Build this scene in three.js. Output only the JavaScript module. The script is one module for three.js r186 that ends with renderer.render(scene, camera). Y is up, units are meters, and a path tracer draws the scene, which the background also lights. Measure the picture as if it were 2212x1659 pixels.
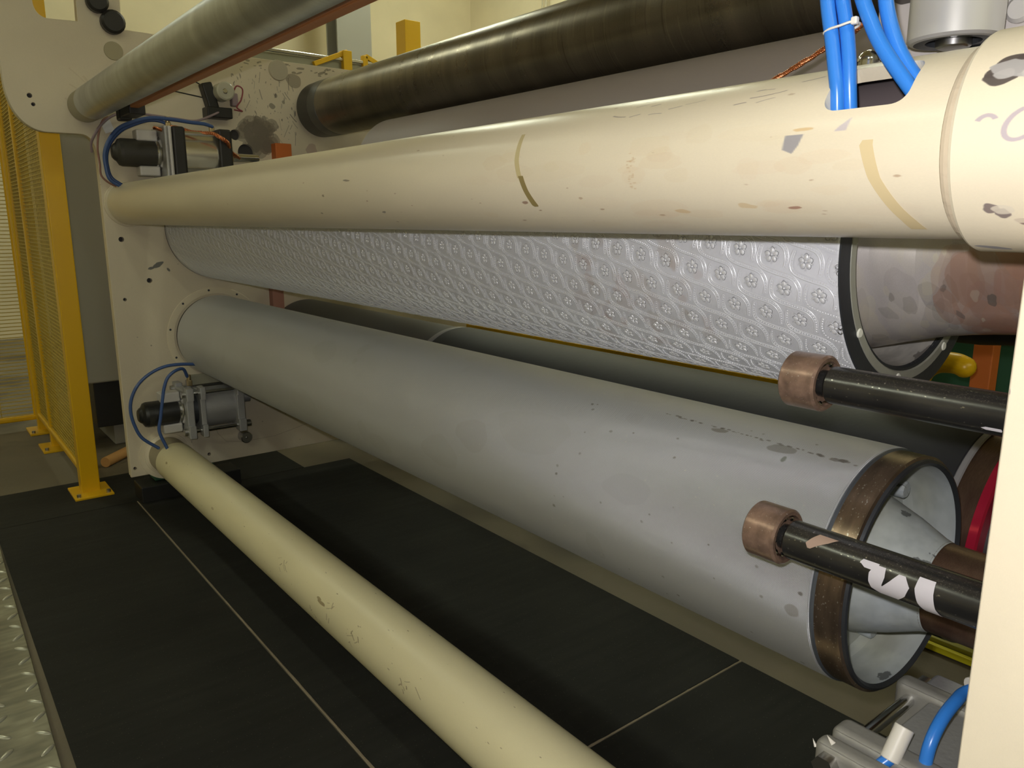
import * as THREE from 'three';
import { RoundedBoxGeometry } from 'three/addons/geometries/RoundedBoxGeometry.js';
import { mergeGeometries } from 'three/addons/utils/BufferGeometryUtils.js';
import { RectAreaLightUniformsLib } from 'three/addons/lights/RectAreaLightUniformsLib.js';
import { Brush, Evaluator, SUBTRACTION } from 'three-bvh-csg';

RectAreaLightUniformsLib.init();
const V = (x, y, z) => new THREE.Vector3(x, y, z);
const scene = new THREE.Scene();

// ------------------------------------------------------------------ camera, exposure, light
const W = 2212, H = 1659, F = 1671;
const camera = new THREE.PerspectiveCamera(2 * Math.atan(H / 2 / F) * 180 / Math.PI, W / H, 0.05, 60);
camera.position.set(4, 1.4, 0);
const yaw = 38.2 * Math.PI / 180, pitch = 11.95 * Math.PI / 180;
const look = V(-Math.cos(yaw) * Math.cos(pitch), -Math.sin(pitch), -Math.sin(yaw) * Math.cos(pitch));
camera.lookAt(camera.position.clone().add(look));
const renderer = new THREE.WebGLRenderer({ antialias: true });
renderer.toneMapping = THREE.LinearToneMapping;
renderer.toneMappingExposure = 1.0;
renderer.shadowMap.enabled = true;
scene.background = new THREE.Color(0x000000);

const LAMP_COLOR = new THREE.Color().setRGB(0.95, 1.0, 0.77);
const LAMP_POWER = 24, LAMP_GLOW = 24;
// the flash of the camera that took the photograph, just above its lens
const flash = new THREE.SpotLight(new THREE.Color().setRGB(1.0, 0.97, 0.975), 3.4, 0, 1.25, 0.35, 2);
flash.position.set(4.0 - 0.012, 1.4 + 0.055, 0.03);
flash.target.position.copy(flash.position).addScaledVector(V(-0.80, -0.12, -0.58), 2);
flash.castShadow = true; flash.shadow.radius = 0.6;
flash.name = 'camera_flash';
scene.add(flash, flash.target);

// ------------------------------------------------------------------ helpers
let seed = 7;
const rnd = () => { seed = (seed + 0x6d2b79f5) | 0; let t = Math.imul(seed ^ (seed >>> 15), 1 | seed); t = (t + Math.imul(t ^ (t >>> 7), 61 | t)) ^ t; return ((t ^ (t >>> 14)) >>> 0) / 4294967296; };
const rr = (a, b) => a + (b - a) * rnd();
const used = {};
function numbered(n) { const k = used[n] = (used[n] ?? -1) + 1; return k ? n + '_' + String(k).padStart(3, '0') : n; }
function finish(m) { m.castShadow = true; m.receiveShadow = true; return m; }
function thing(name, label, category, pos = [0, 0, 0], group) {
  const o = new THREE.Group(); o.name = numbered(name); o.position.set(...pos); scene.add(o);
  o.userData = { label, category }; if (group) o.userData.group = group;
  return o;
}
function part(name, geo, m, parent, label) {
  const o = finish(new THREE.Mesh(Array.isArray(geo) ? join(geo) : geo, m)); o.name = name; parent.add(o);
  if (label) o.userData.label = label;
  return o;
}
function solo(name, geo, m, label, category, pos = [0, 0, 0], group) {
  const o = finish(new THREE.Mesh(Array.isArray(geo) ? join(geo) : geo, m)); o.name = numbered(name); o.position.set(...pos); scene.add(o);
  o.userData = { label, category }; if (group) o.userData.group = group;
  return o;
}
function struct(name, geo, m, pos = [0, 0, 0], parent = scene) {
  const o = finish(new THREE.Mesh(Array.isArray(geo) ? join(geo) : geo, m)); o.name = name; o.position.set(...pos); parent.add(o);
  o.userData = { kind: 'structure' };
  return o;
}
const join = (gs) => mergeGeometries(gs.map((g) => { const n = g.index ? g.toNonIndexed() : g; for (const k of Object.keys(n.attributes)) if (!['position', 'normal', 'uv'].includes(k)) n.deleteAttribute(k); n.morphAttributes = {}; return n; }));
const mv = (g, x, y, z) => g.translate(x, y, z);
// a box with softened edges, uv in metres
function bx(w, h, d, x = 0, y = 0, z = 0, r = 0.003) {
  r = Math.min(r, w * 0.45, h * 0.45, d * 0.45);
  const g = new RoundedBoxGeometry(w, h, d, 2, r); metric(g); return g.translate(x, y, z);
}
function metric(g) {
  const p = g.attributes.position, n = g.attributes.normal, uv = g.attributes.uv;
  for (let i = 0; i < p.count; i++) {
    const ax = Math.abs(n.getX(i)), ay = Math.abs(n.getY(i)), az = Math.abs(n.getZ(i));
    if (ax >= ay && ax >= az) uv.setXY(i, p.getZ(i), p.getY(i)); else if (ay >= az) uv.setXY(i, p.getX(i), p.getZ(i)); else uv.setXY(i, p.getX(i), p.getY(i));
  }
  return g;
}
// body of revolution about the x axis; profile [[x, r], ...]; uv = (x metres, angle / turn), angle 0 = +z, 90 = up, from -180
function lathe(profile, seg = 48, uvf) {
  const P = [], N = [], U = [], I = [];
  for (let k = 0; k + 1 < profile.length; k++) {
    const [x0, r0] = profile[k], [x1, r1] = profile[k + 1]; let dx = x1 - x0, dr = r1 - r0; const l = Math.hypot(dx, dr) || 1; const nx = -dr / l, nr = dx / l, at = P.length / 3;
    for (let j = 0; j <= seg; j++) {
      const t = -Math.PI + j / seg * 2 * Math.PI, s = Math.sin(t), c = Math.cos(t);
      P.push(x0, r0 * s, r0 * c, x1, r1 * s, r1 * c); N.push(nx, nr * s, nr * c, nx, nr * s, nr * c);
      if (uvf) U.push(...uvf(x0, t), ...uvf(x1, t)); else { const e = Math.abs(dx) < 1e-6 ? Math.abs(dr) : 0; U.push(x0, j / seg, x1 + e, j / seg); }
      if (j < seg) { const a = at + 2 * j; I.push(a, a + 1, a + 2, a + 1, a + 3, a + 2); }
    }
  }
  const g = new THREE.BufferGeometry(); g.setAttribute('position', new THREE.Float32BufferAttribute(P, 3)); g.setAttribute('normal', new THREE.Float32BufferAttribute(N, 3)); g.setAttribute('uv', new THREE.Float32BufferAttribute(U, 2)); g.setIndex(I);
  return g;
}
const alongZ = (g) => g.rotateY(Math.PI / 2);          // x axis -> -z axis
const alongY = (g) => g.rotateZ(Math.PI / 2);          // x axis -> +y axis
const rod = (r, l, seg = 24, b = 0.0015) => lathe([[0, 0], [0, r - b], [b, r], [l - b, r], [l, r - b], [l, 0]], seg);
function tube(pts, r, seg = 60, rad = 10) { return new THREE.TubeGeometry(new THREE.CatmullRomCurve3(pts.map((p) => V(...p)), false, 'centripetal'), seg, r, rad, false); }
function capTube(pts, r, seg, rad = 10) {
  const a = V(...pts[0]), b = V(...pts[pts.length - 1]);
  return join([tube(pts, r, seg, rad), new THREE.SphereGeometry(r, rad, 6).translate(a.x, a.y, a.z), new THREE.SphereGeometry(r, rad, 6).translate(b.x, b.y, b.z)]);
}
function bar(a, b, r, seg = 12) {                        // straight round bar
  const A = V(...a), B = V(...b), d = B.clone().sub(A), g = rod(r, d.length(), seg, Math.min(0.001, r / 4));
  g.applyQuaternion(new THREE.Quaternion().setFromUnitVectors(V(1, 0, 0), d.normalize())); return g.translate(A.x, A.y, A.z);
}
// hexagonal bolt head along x
const hexHead = (r, h) => new THREE.CylinderGeometry(r, r, h, 6).rotateZ(Math.PI / 2);

// ------------------------------------------------------------------ textures
const hash = (x, y) => { let h = Math.imul(x, 374761393) + Math.imul(y, 668265263) | 0; h = Math.imul(h ^ (h >>> 13), 1274126177); return ((h ^ (h >>> 16)) >>> 0) / 4294967296; };
function vnoise(x, y, px, py) {                          // tiling value noise
  const xi = Math.floor(x), yi = Math.floor(y), fx = x - xi, fy = y - yi, u = fx * fx * (3 - 2 * fx), v = fy * fy * (3 - 2 * fy), m = (a, n) => ((a % n) + n) % n;
  const a = hash(m(xi, px), m(yi, py)), b = hash(m(xi + 1, px), m(yi, py)), c = hash(m(xi, px), m(yi + 1, py)), d = hash(m(xi + 1, px), m(yi + 1, py));
  return a + (b - a) * u + (c - a) * v + (a - b - c + d) * u * v;
}
function fbm(u, v, f, oct = 4, fy = f) { let s = 0, a = 0.5, t = 0; for (let i = 0; i < oct; i++) { s += a * vnoise(u * f, v * fy + i * 17, f, fy); t += a; a *= 0.5; f *= 2; fy *= 2; } return s / t; }
function canvasTex(w, h, draw, srgb = true) {
  const c = document.createElement('canvas'); c.width = w; c.height = h; const g = c.getContext('2d'); draw(g, w, h);
  const t = new THREE.CanvasTexture(c); if (srgb) t.colorSpace = THREE.SRGBColorSpace; t.wrapS = t.wrapT = THREE.RepeatWrapping; return t;
}
function noiseTex(w, h, fn, srgb = true) {               // fn(u, v) -> [r, g, b] 0..255
  const d = new Uint8Array(w * h * 4);
  for (let y = 0; y < h; y++) for (let x = 0; x < w; x++) { const c = fn(x / w, y / h), i = (y * w + x) * 4; d[i] = c[0]; d[i + 1] = c[1]; d[i + 2] = c[2]; d[i + 3] = 255; }
  const t = new THREE.DataTexture(d, w, h); t.magFilter = THREE.LinearFilter; t.minFilter = THREE.LinearFilter; if (srgb) t.colorSpace = THREE.SRGBColorSpace; t.wrapS = t.wrapT = THREE.RepeatWrapping; t.needsUpdate = true; return t;
}
const grey = (v) => { v = Math.max(0, Math.min(255, v)); return [v, v, v]; };
const tint = (c, k) => c.map((v) => Math.max(0, Math.min(255, v * k)));
const mix3 = (a, b, t) => a.map((v, i) => v + (b[i] - v) * Math.max(0, Math.min(1, t)));
const rep = (t, x, y, ox = 0, oy = 0) => { t.repeat.set(x, y); t.offset.set(ox, oy); return t; };
const css = (c, a = 1) => `rgba(${c.map(Math.round).join(',')},${a})`;
function blob(g, x, y, r, col, rough = 0.4, ecc = 1, turn = 0) {             // irregular patch with a smooth ragged outline
  const n = 11 + Math.floor(rnd() * 6), q = []; let w = 0;
  for (let i = 0; i < n; i++) { w = 0.45 * w + 0.55 * (rnd() - 0.5) * 2; const a = (i + 0.6 * (rnd() - 0.5)) / n * 2 * Math.PI, k = r * (1 + 0.5 * rough * w); q.push([k * Math.cos(a), k * Math.sin(a)]); }
  g.save(); g.translate(x, y); g.rotate(turn); g.scale(ecc, 1); g.beginPath();
  for (let i = 0; i <= n; i++) { const p = q[i % n], t = q[(i + 1) % n], m = [(p[0] + t[0]) / 2, (p[1] + t[1]) / 2]; if (i) g.quadraticCurveTo(p[0], p[1], m[0], m[1]); else g.moveTo(m[0], m[1]); }
  g.closePath(); g.fillStyle = col; g.fill(); g.restore();
}
function speckle(g, w, h, n, size, cols, a0 = 0.3, a1 = 0.8) { for (let i = 0; i < n; i++) { g.globalAlpha = rr(a0, a1); blob(g, rnd() * w, rnd() * h, rr(0.3, 1) * size, cols[Math.floor(rnd() * cols.length)], 0.8, rr(0.6, 1.8), rr(0, 3)); } g.globalAlpha = 1; }
function scratch(g, x, y, l, ang, wd, col) { g.strokeStyle = col; g.lineWidth = wd; g.beginPath(); g.moveTo(x, y); g.quadraticCurveTo(x + l * 0.5 * Math.cos(ang) + rr(-3, 3), y + l * 0.5 * Math.sin(ang) + rr(-3, 3), x + l * Math.cos(ang), y + l * Math.sin(ang)); g.stroke(); }
function mottle(g, w, h, base, amp, f, fy = f) {          // patchy paint ground
  const im = g.createImageData(w, h);
  for (let y = 0; y < h; y++) for (let x = 0; x < w; x++) { const k = 1 + amp * (fbm(x / w, y / h, f, 4, fy) - 0.5) + amp * 0.15 * (hash(x, y) - 0.5), i = (y * w + x) * 4; for (let c = 0; c < 3; c++) im.data[i + c] = Math.min(255, base[c] * k); im.data[i + 3] = 255; }
  g.putImageData(im, 0, 0);
}
const fineBump = noiseTex(256, 256, (u, v) => grey(255 * (0.6 * fbm(u, v, 8, 4) + 0.4 * fbm(u, v, 40, 2))), false); rep(fineBump, 4, 4);
const CREAM = [226, 214, 188], CREAM2 = [218, 206, 182];

// ------------------------------------------------------------------ materials
const std = (o) => new THREE.MeshStandardMaterial(o);
const lin = (r, g, b) => new THREE.Color().setRGB(r, g, b);
const M = {
  cream: std({ color: new THREE.Color(...CREAM.map((v) => (v / 255) ** 2.2)), roughness: 0.42, bumpMap: fineBump, bumpScale: 0.0004 }),
  steel: std({ color: lin(0.56, 0.55, 0.54), metalness: 1, roughness: 0.32 }),
  brightSteel: std({ color: lin(0.72, 0.72, 0.72), metalness: 1, roughness: 0.16 }),
  castAlu: std({ color: lin(0.44, 0.44, 0.45), metalness: 0.55, roughness: 0.5, bumpMap: fineBump, bumpScale: 0.0006 }),
  whiteMetal: std({ color: lin(0.6, 0.58, 0.57), metalness: 0.3, roughness: 0.45 }),
  black: std({ color: lin(0.018, 0.018, 0.018), roughness: 0.38 }),
  castWorn: std({ color: lin(0.33, 0.32, 0.285), metalness: 0.4, roughness: 0.5, bumpMap: fineBump, bumpScale: 0.0008 }),
  blackFlange: std({ color: lin(0.02, 0.018, 0.017), roughness: 0.45 }),
  darkRim: std({ color: lin(0.06, 0.065, 0.075), metalness: 0.6, roughness: 0.45, bumpMap: fineBump, bumpScale: 0.0006 }),
  yellow: std({ color: lin(0.74, 0.43, 0.004), roughness: 0.33 }),
  orange: std({ color: lin(0.62, 0.16, 0.03), roughness: 0.5 }),
  barOrange: std({ color: lin(0.42, 0.15, 0.045), roughness: 0.5, bumpMap: fineBump, bumpScale: 0.001 }),
  copper: std({ color: lin(0.72, 0.28, 0.13), metalness: 1, roughness: 0.28 }),
  hose: std({ color: lin(0.035, 0.22, 0.72), roughness: 0.28 }),
  hoseDark: std({ color: lin(0.05, 0.10, 0.27), roughness: 0.35 }),
  wire: std({ color: lin(0.32, 0.24, 0.26), roughness: 0.5 }),
  clearTube: std({ color: lin(0.42, 0.42, 0.4), roughness: 0.3 }),
  nylon: std({ color: lin(0.78, 0.74, 0.66), roughness: 0.4 }),
  brass: std({ color: lin(0.62, 0.5, 0.3), metalness: 1, roughness: 0.3 }),
  red: std({ color: lin(0.58, 0.022, 0.06), roughness: 0.14, metalness: 0.35 }),
  greenPaint: std({ color: lin(0.03, 0.11, 0.06), roughness: 0.5 }),
  wallGrey: std({ color: lin(0.34, 0.33, 0.29), roughness: 0.8 }),
  paper: std({ color: lin(0.8, 0.8, 0.82), roughness: 0.8 }),
  pink: std({ color: lin(0.42, 0.2, 0.15), roughness: 0.7 }),
  wood: std({ color: lin(0.62, 0.33, 0.11), roughness: 0.65, bumpMap: fineBump, bumpScale: 0.001 }),
  tapeTan: std({ color: lin(0.66, 0.53, 0.30), roughness: 0.5 }),
  tapeBrown: std({ color: lin(0.30, 0.23, 0.09), roughness: 0.35 }),
  tapeWhite: std({ color: lin(0.58, 0.55, 0.58), roughness: 0.6 }),
  screwWhite: std({ color: lin(0.8, 0.8, 0.7), roughness: 0.5 }),
  mauve: std({ color: lin(0.30, 0.255, 0.25), roughness: 0.5, bumpMap: fineBump, bumpScale: 0.0004 }),
  rubber: std({ color: lin(0.022, 0.022, 0.027), roughness: 0.6, bumpMap: fineBump, bumpScale: 0.0004 }),
  bluegrey: null,
};
// light blue-grey primer with rubbed patches inside the roll ends
M.bluegrey = std({ map: noiseTex(256, 256, (u, v) => { const n = fbm(u, v, 6, 5), k = n > 0.71 ? 0.6 : 1; return tint(mix3([172, 180, 186], [176, 178, 164], fbm(v, u, 3, 3) * 1.5 - 0.2), k * (0.92 + 0.16 * fbm(u, v, 16, 3))); }), roughness: 0.55 });
rep(M.bluegrey.map, 4, 2);
M.boreSteel = std({ map: noiseTex(256, 256, (u, v) => { const n = fbm(u, v, 5, 5), m = fbm(v, u, 3, 4); return tint(n > 0.64 ? [150, 144, 138] : mix3([206, 202, 200], [210, 206, 190], m), 0.9 + 0.2 * fbm(u, v, 24, 2)); }), metalness: 0.45, roughness: 0.42 });
rep(M.boreSteel.map, 5, 2);
// one skin for cone and shaft of the flowered roller: scraped bright steel that turns into a brown heat stain with a ragged edge (x 3.3 .. 3.75)
M.journal = std({ map: canvasTex(1024, 1024, (g, w, h) => {
  const X = (x) => (x - 3.3) / 0.45 * w;
  mottle(g, w, h, [190, 184, 182], 0.34, 5, 5);
  const br = [[172, 130, 108], [160, 124, 106], [150, 120, 106]];
  for (let i = 0; i < 150; i++) { g.globalAlpha = rr(0.1, 0.4); blob(g, X(rr(3.36, 3.56)), rnd() * h, rr(8, 50), css(i % 3 ? [204, 196, 176] : [122, 116, 112]), 0.9, rr(0.5, 1.4), rr(0, 3)); }
  for (let i = 0; i < 420; i++) { const x = 3.52 + 0.24 * Math.pow(rnd(), 0.8); g.globalAlpha = rr(0.15, 0.45); blob(g, X(x + rr(-0.02, 0.02)), rnd() * h, rr(20, 90), css(br[i % 3]), 0.8, rr(0.6, 1.3), rr(0, 3)); }
  for (let i = 0; i < 60; i++) { g.globalAlpha = rr(0.2, 0.6); blob(g, X(rr(3.48, 3.58)), rnd() * h, rr(3, 16), css(i % 2 ? [206, 200, 178] : [92, 88, 84]), 1, rr(0.5, 1.6), rr(0, 3)); }
  for (let i = 0; i < 40; i++) { g.globalAlpha = rr(0.15, 0.4); blob(g, X(rr(3.66, 3.75)), rnd() * h, rr(10, 40), css([122, 112, 112]), 0.9); }
  g.globalAlpha = 1;
}), metalness: 0.35, roughness: 0.28 });
M.journal.map.repeat.set(1 / 0.45, 1); M.journal.map.offset.set(-3.3 / 0.45, 0);
M.rustySteel = std({ map: noiseTex(512, 256, (u, v) => { const n = fbm(u, v, 6, 5), m = hash(Math.floor(u * 512), Math.floor(v * 256)); return tint(mix3([128, 104, 86], [104, 78, 66], (n - 0.35) * 3), 0.92 + 0.16 * m); }), metalness: 0.75, roughness: 0.34 });
rep(M.rustySteel.map, 4, 1);
const specks = (g, w, h, n) => speckle(g, w, h, n, 2.6, ['#d8d4cc', '#c2bdb2', '#b6b09c'], 0.4, 0.95);
M.ringBrown = std({ map: canvasTex(128, 2048, (g, w, h) => { mottle(g, w, h, [128, 110, 94], 0.5, 4, 24); specks(g, w, h, 700); }), metalness: 0.8, roughness: 0.28 });
M.ringBrown.map.repeat.set(20, 1);
M.wheelBrown = std({ map: canvasTex(256, 1024, (g, w, h) => { mottle(g, w, h, [146, 120, 104], 0.45, 5, 20); specks(g, w, h, 160); }), metalness: 0.5, roughness: 0.3 });
M.wheelBrown.map.repeat.set(18, 1);
M.shaftDark = std({ map: canvasTex(1024, 512, (g, w, h) => { mottle(g, w, h, [86, 85, 84], 0.5, 8, 6); specks(g, w, h, 420); for (let i = 0; i < 2600; i++) { g.globalAlpha = rr(0.25, 0.8); blob(g, rnd() * w, (1 - rr(0.6, 0.8)) * h, rr(0.5, 1.5), css([168, 164, 156]), 0.8); } g.globalAlpha = 1; }), metalness: 0.85, roughness: 0.27 });
M.shaftDark.map.repeat.set(2, 1);

// ------------------------------------------------------------------ the hall
M.concrete = std({ map: noiseTex(1024, 1024, (u, v) => { const n = fbm(u, v, 5, 6), m = fbm(v, u, 9, 4), d = fbm(u, v, 3, 4); let c = tint([120, 111, 92], 0.75 + 0.5 * n); if (m > 0.58) c = mix3(c, [78, 70, 56], (m - 0.58) * 6); if (d > 0.6) c = mix3(c, [60, 54, 44], (d - 0.6) * 5); return c; }), roughness: 0.75, bumpMap: fineBump, bumpScale: 0.001 });
rep(M.concrete.map, 0.25, 0.25);
M.wall = std({ map: noiseTex(512, 512, (u, v) => tint([222, 210, 178], 0.94 + 0.12 * fbm(u, v, 5, 5))), roughness: 0.85 });
rep(M.wall.map, 0.25, 0.25);
struct('floor', bx(22, 0.3, 20, 0, -0.15, 0, 0.001), M.concrete, [3, 0, 0]);
struct('wall_left', bx(0.3, 6.6, 20, 0, 3.3, 0, 0.001), M.wall, [-7.15, 0, 0]);
struct('wall_back', bx(22, 6.6, 0.3, 0, 3.3, 0, 0.001), M.wall, [3, 0, -7.95]);
struct('wall_right', bx(0.3, 6.6, 20, 0, 3.3, 0, 0.001), M.wall, [13.15, 0, 0]);
struct('wall_front', bx(22, 6.6, 0.3, 0, 3.3, 0, 0.001), M.wall, [3, 0, 9.95]);
struct('ceiling', bx(22, 0.3, 20, 0, 6.75, 0, 0.001), M.wall, [3, 0, 0]);
{ // unseen fluorescent fittings; some added to brighten the far frame and fence
  const glow = std({ color: 0xffffff, emissive: LAMP_COLOR, emissiveIntensity: LAMP_GLOW, roughness: 0.6 });
  const body = std({ color: lin(0.7, 0.7, 0.66), roughness: 0.5 });
  for (const [x, z, side] of [[-5.2, -5, 'over the silver rail'], [0.8, -6.2, 'by the back wall behind the machine'], [-3, -6.5, 'by the back wall near the far corner'], [-5, 0.8, 'over the yellow mesh fence, added to light it'], [-0.4, 5.6, 'by the front wall'], [6.5, 6, 'by the front wall behind the camera'], [11, 0.8, 'near the right wall, in line with the machine, added to light the far frame'], [11, -1.6, 'near the right wall, farther back, added to light the far frame'], [9.5, 3.4, 'near the right wall, toward the front, added to light the far frame']]) {
    const t = thing('ceiling_lamp', 'long fluorescent ceiling lamp ' + side, 'lamp', [x, 6.35, z], 'fluorescent ceiling lamps');
    part('lamp_body', bx(1.9, 0.09, 0.34, 0, 0.05, 0, 0.01), body, t);
    part('diffuser', bx(1.8, 0.02, 0.28, 0, -0.01, 0, 0.004), glow, t);
    for (const q of [-0.7, 0.7]) part('hanger', bar([q, 0.09, 0], [q, 0.27, 0], 0.008), M.steel, t);
    const L = new THREE.RectAreaLight(LAMP_COLOR, LAMP_POWER, 1.8, 0.28);
    L.position.set(x, 6.325, z); L.lookAt(x, 0, z); scene.add(L);
  }
}
{ // steel column and wall fittings far behind
  struct('trim_1', [bx(0.03, 6.6, 0.5, 0.15, 3.3, 0, 0.004), bx(0.03, 6.6, 0.5, -0.15, 3.3, 0, 0.004), bx(0.28, 6.6, 0.03, 0, 3.3, 0, 0.004)], M.wallGrey, [-6.1, 0, -5.16]);
  solo('conduit_pipe', [bar([-5.05, 1, -7.74], [-5.05, 6.5, -7.74], 0.022), bar([-5.13, 1, -7.74], [-5.13, 6.5, -7.74], 0.012)], std({ color: lin(0.5, 0.45, 0.32), roughness: 0.6 }), 'thin pale conduit running up the cream wall behind the black roller', 'pipe');
  const t = thing('cable_tray', 'bright silver rail running above the far side frame before the cream wall', 'rail', [-4, 3.02, 0]);
  part('rail_top', bx(0.05, 0.035, 5, 0, 0.05, -5, 0.008), M.brightSteel, t);
  part('rail_bottom', bx(0.05, 0.02, 5, 0, -0.075, -5, 0.006), M.brightSteel, t);
  part('rail_web', bx(0.02, 0.09, 5, -0.02, -0.015, -5, 0.004), std({ color: lin(0.33, 0.32, 0.24), roughness: 0.5 }), t);
}
function fencePost(name, label, x, z, h, s = 0.087, base = true, group) {
  const t = thing(name, label, 'post', [x, 0, z], group);
  part('post_tube', bx(s, h, s, 0, h / 2, 0, 0.006), M.yellow, t);
  if (base) {
    part('base_plate', bx(0.23, 0.014, 0.18, 0.02, 0.007, 0, 0.003), M.yellow, t);
    for (const [a, b] of [[0.09, 0.068], [0.09, -0.068]]) part('anchor_bolt', mv(alongY(hexHead(0.011, 0.016).rotateZ(-Math.PI / 2).rotateZ(Math.PI / 2)), 0.02 + a, 0.022, b), M.steel, t);
  }
  return t;
}
fencePost('fence_post', 'thick yellow square post bolted to the floor left of the far side frame', -0.42, -0.648, 2.75);
fencePost('fence_post', 'yellow fence post with a foot plate behind the thick yellow post', -1.47, -0.648, 2.45, 0.06);
fencePost('fence_post', 'yellow corner post where the two wire mesh panels meet', -1.98, -0.64, 2.45, 0.06);
M.wireYellow = std({ color: lin(0.50, 0.36, 0.05), roughness: 0.45 });
function meshPanel(label, x0, z0, x1, z1, y0, y1, step, cross) {
  const dx = x1 - x0, dz = z1 - z0, L = Math.hypot(dx, dz), t = thing('mesh_fence', label, 'fence', [x0, 0, z0]);
  t.rotation.y = Math.atan2(-dz, dx);
  const s = 0.036;
  part('frame_bar', bx(L, s, s, L / 2, y0, 0, 0.012), M.yellow, t); part('frame_bar', bx(L, s, s, L / 2, y1, 0, 0.012), M.yellow, t);
  part('frame_bar', bx(s, y1 - y0, s, 0, (y0 + y1) / 2, 0, 0.012), M.yellow, t); part('frame_bar', bx(s, y1 - y0, s, L, (y0 + y1) / 2, 0, 0.012), M.yellow, t);
  const g = [];
  for (let y = y0 + step; y < y1; y += step) g.push(new THREE.BoxGeometry(L, 0.0052, 0.004).translate(L / 2, y, 0));
  for (let x = cross; x < L; x += cross) g.push(new THREE.BoxGeometry(0.0045, y1 - y0, 0.0045).translate(x, (y0 + y1) / 2, 0.004));
  const w = part('wire_mesh', g, M.wireYellow, t); w.userData.kind = 'stuff';
  return t;
}
meshPanel('yellow wire mesh fence panel seen end on between the yellow posts', -0.5, -0.63, -1.93, -0.63, 0.12, 2.4, 0.021, 0.05);
meshPanel('yellow framed wire mesh panel at the left edge with close horizontal wires', -2.05, -0.62, -2.05, 1.35, 0.085, 2.4, 0.024, 0.2);
{ // yellow guard rails behind the far side frame
  fencePost('guard_post', 'ribbed yellow post standing alone behind the black roller', -4, -4.82, 3.56, 0.2, false);
  fencePost('guard_post', 'short ribbed yellow post beside the slanted yellow braces, nearer the silver rail', -4, -4.04, 3.16, 0.1, false);
  fencePost('guard_post', 'short yellow post beside the slanted yellow braces, farther from the silver rail', -4, -4.26, 3.14, 0.06, false);
  solo('guard_brace', bx(0.06, 0.05, 0.42, 0, 0, 0, 0.006).rotateX(0.4), M.yellow, 'slanted yellow brace sloping down left from the short yellow posts', 'brace', [-4, 3.07, -3.86]);
  solo('guard_brace', bx(0.06, 0.05, 0.42, 0, 0, 0, 0.006).rotateX(-0.42), M.yellow, 'slanted yellow brace sloping down right from the short yellow posts', 'brace', [-4, 3.05, -4.46]);
}
{ // grey cabinet and dark plinth beyond the far side frame
  const t = thing('machine_cabinet', 'plain grey machine cabinet standing behind the far side frame and yellow post', 'cabinet', [-1.75, 0, -1.9]);
  part('cabinet_body', bx(1.1, 1.75, 2.2, 0, 1.3, 0, 0.012), M.wallGrey, t);
  part('plinth', bx(1.04, 0.32, 2.1, 0, 0.3, 0, 0.006), M.black, t);
  part('foot', bx(0.9, 0.145, 1.9, 0, 0.072, 0, 0.006), M.wallGrey, t);
  const p = bar([-0.82, 0.03, -0.80], [-1.05, 0.03, -1.02], 0.03, 16);
  solo('wooden_stick', p, M.wood, 'short orange wooden stick lying on the floor beside the yellow post', 'stick');
  const ft = thing('frame_foot', 'dark green machine foot under the lower corner of the far side frame', 'foot', [-0.16, 0, -1.05]);
  part('foot_block', bx(0.1, 0.07, 0.3, 0, 0.122, 0, 0.006), M.greenPaint, ft); part('foot_base', bx(0.16, 0.085, 0.5, 0.03, 0.0425, -0.02, 0.006), M.black, ft, 'black base');
}

// ------------------------------------------------------------------ floor coverings
M.mat = new THREE.MeshPhysicalMaterial({ specularIntensity: 0.45, map: noiseTex(1024, 1024, (u, v) => { const n = fbm(u, v, 4, 6), s = fbm(u, v, 60, 2, 6), d = hash(Math.floor(u * 1024), Math.floor(v * 1024)); let k = 0.8 + 0.5 * n + 0.2 * (s - 0.5); let c = tint([38, 38, 35], k); if (d > 0.9985) c = [120, 112, 96]; return c; }), roughness: 0.8, bumpMap: fineBump, bumpScale: 0.0008 });
rep(M.mat.map, 0.7, 0.7);
for (const [x0, x1, z0, z1, label] of [
  [-0.1, 2.672, -0.80, -0.20, 'long black floor plate between the tread plate and the joint beside the lower tube'],
  [-0.1, 2.672, -1.984, -0.812, 'long black floor plate under the lower cream tube and rollers'],
  [2.682, 5.6, -1.984, -0.812, 'black floor plate at the near end, right of the cross joint'],
  [2.682, 5.6, -0.80, 1.5, 'black floor plate below the camera, in front of the near side frame'],
  [-0.62, -0.105, -1.7, 0.6, 'short dark floor plate around the thick yellow post base']])
  solo('floor_plate', metric(bx(x1 - x0, 0.004, z1 - z0, 0, 0.002, 0, 0.0012)), M.mat, label, 'floor plate', [(x0 + x1) / 2, 0, (z0 + z1) / 2]);
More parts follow.
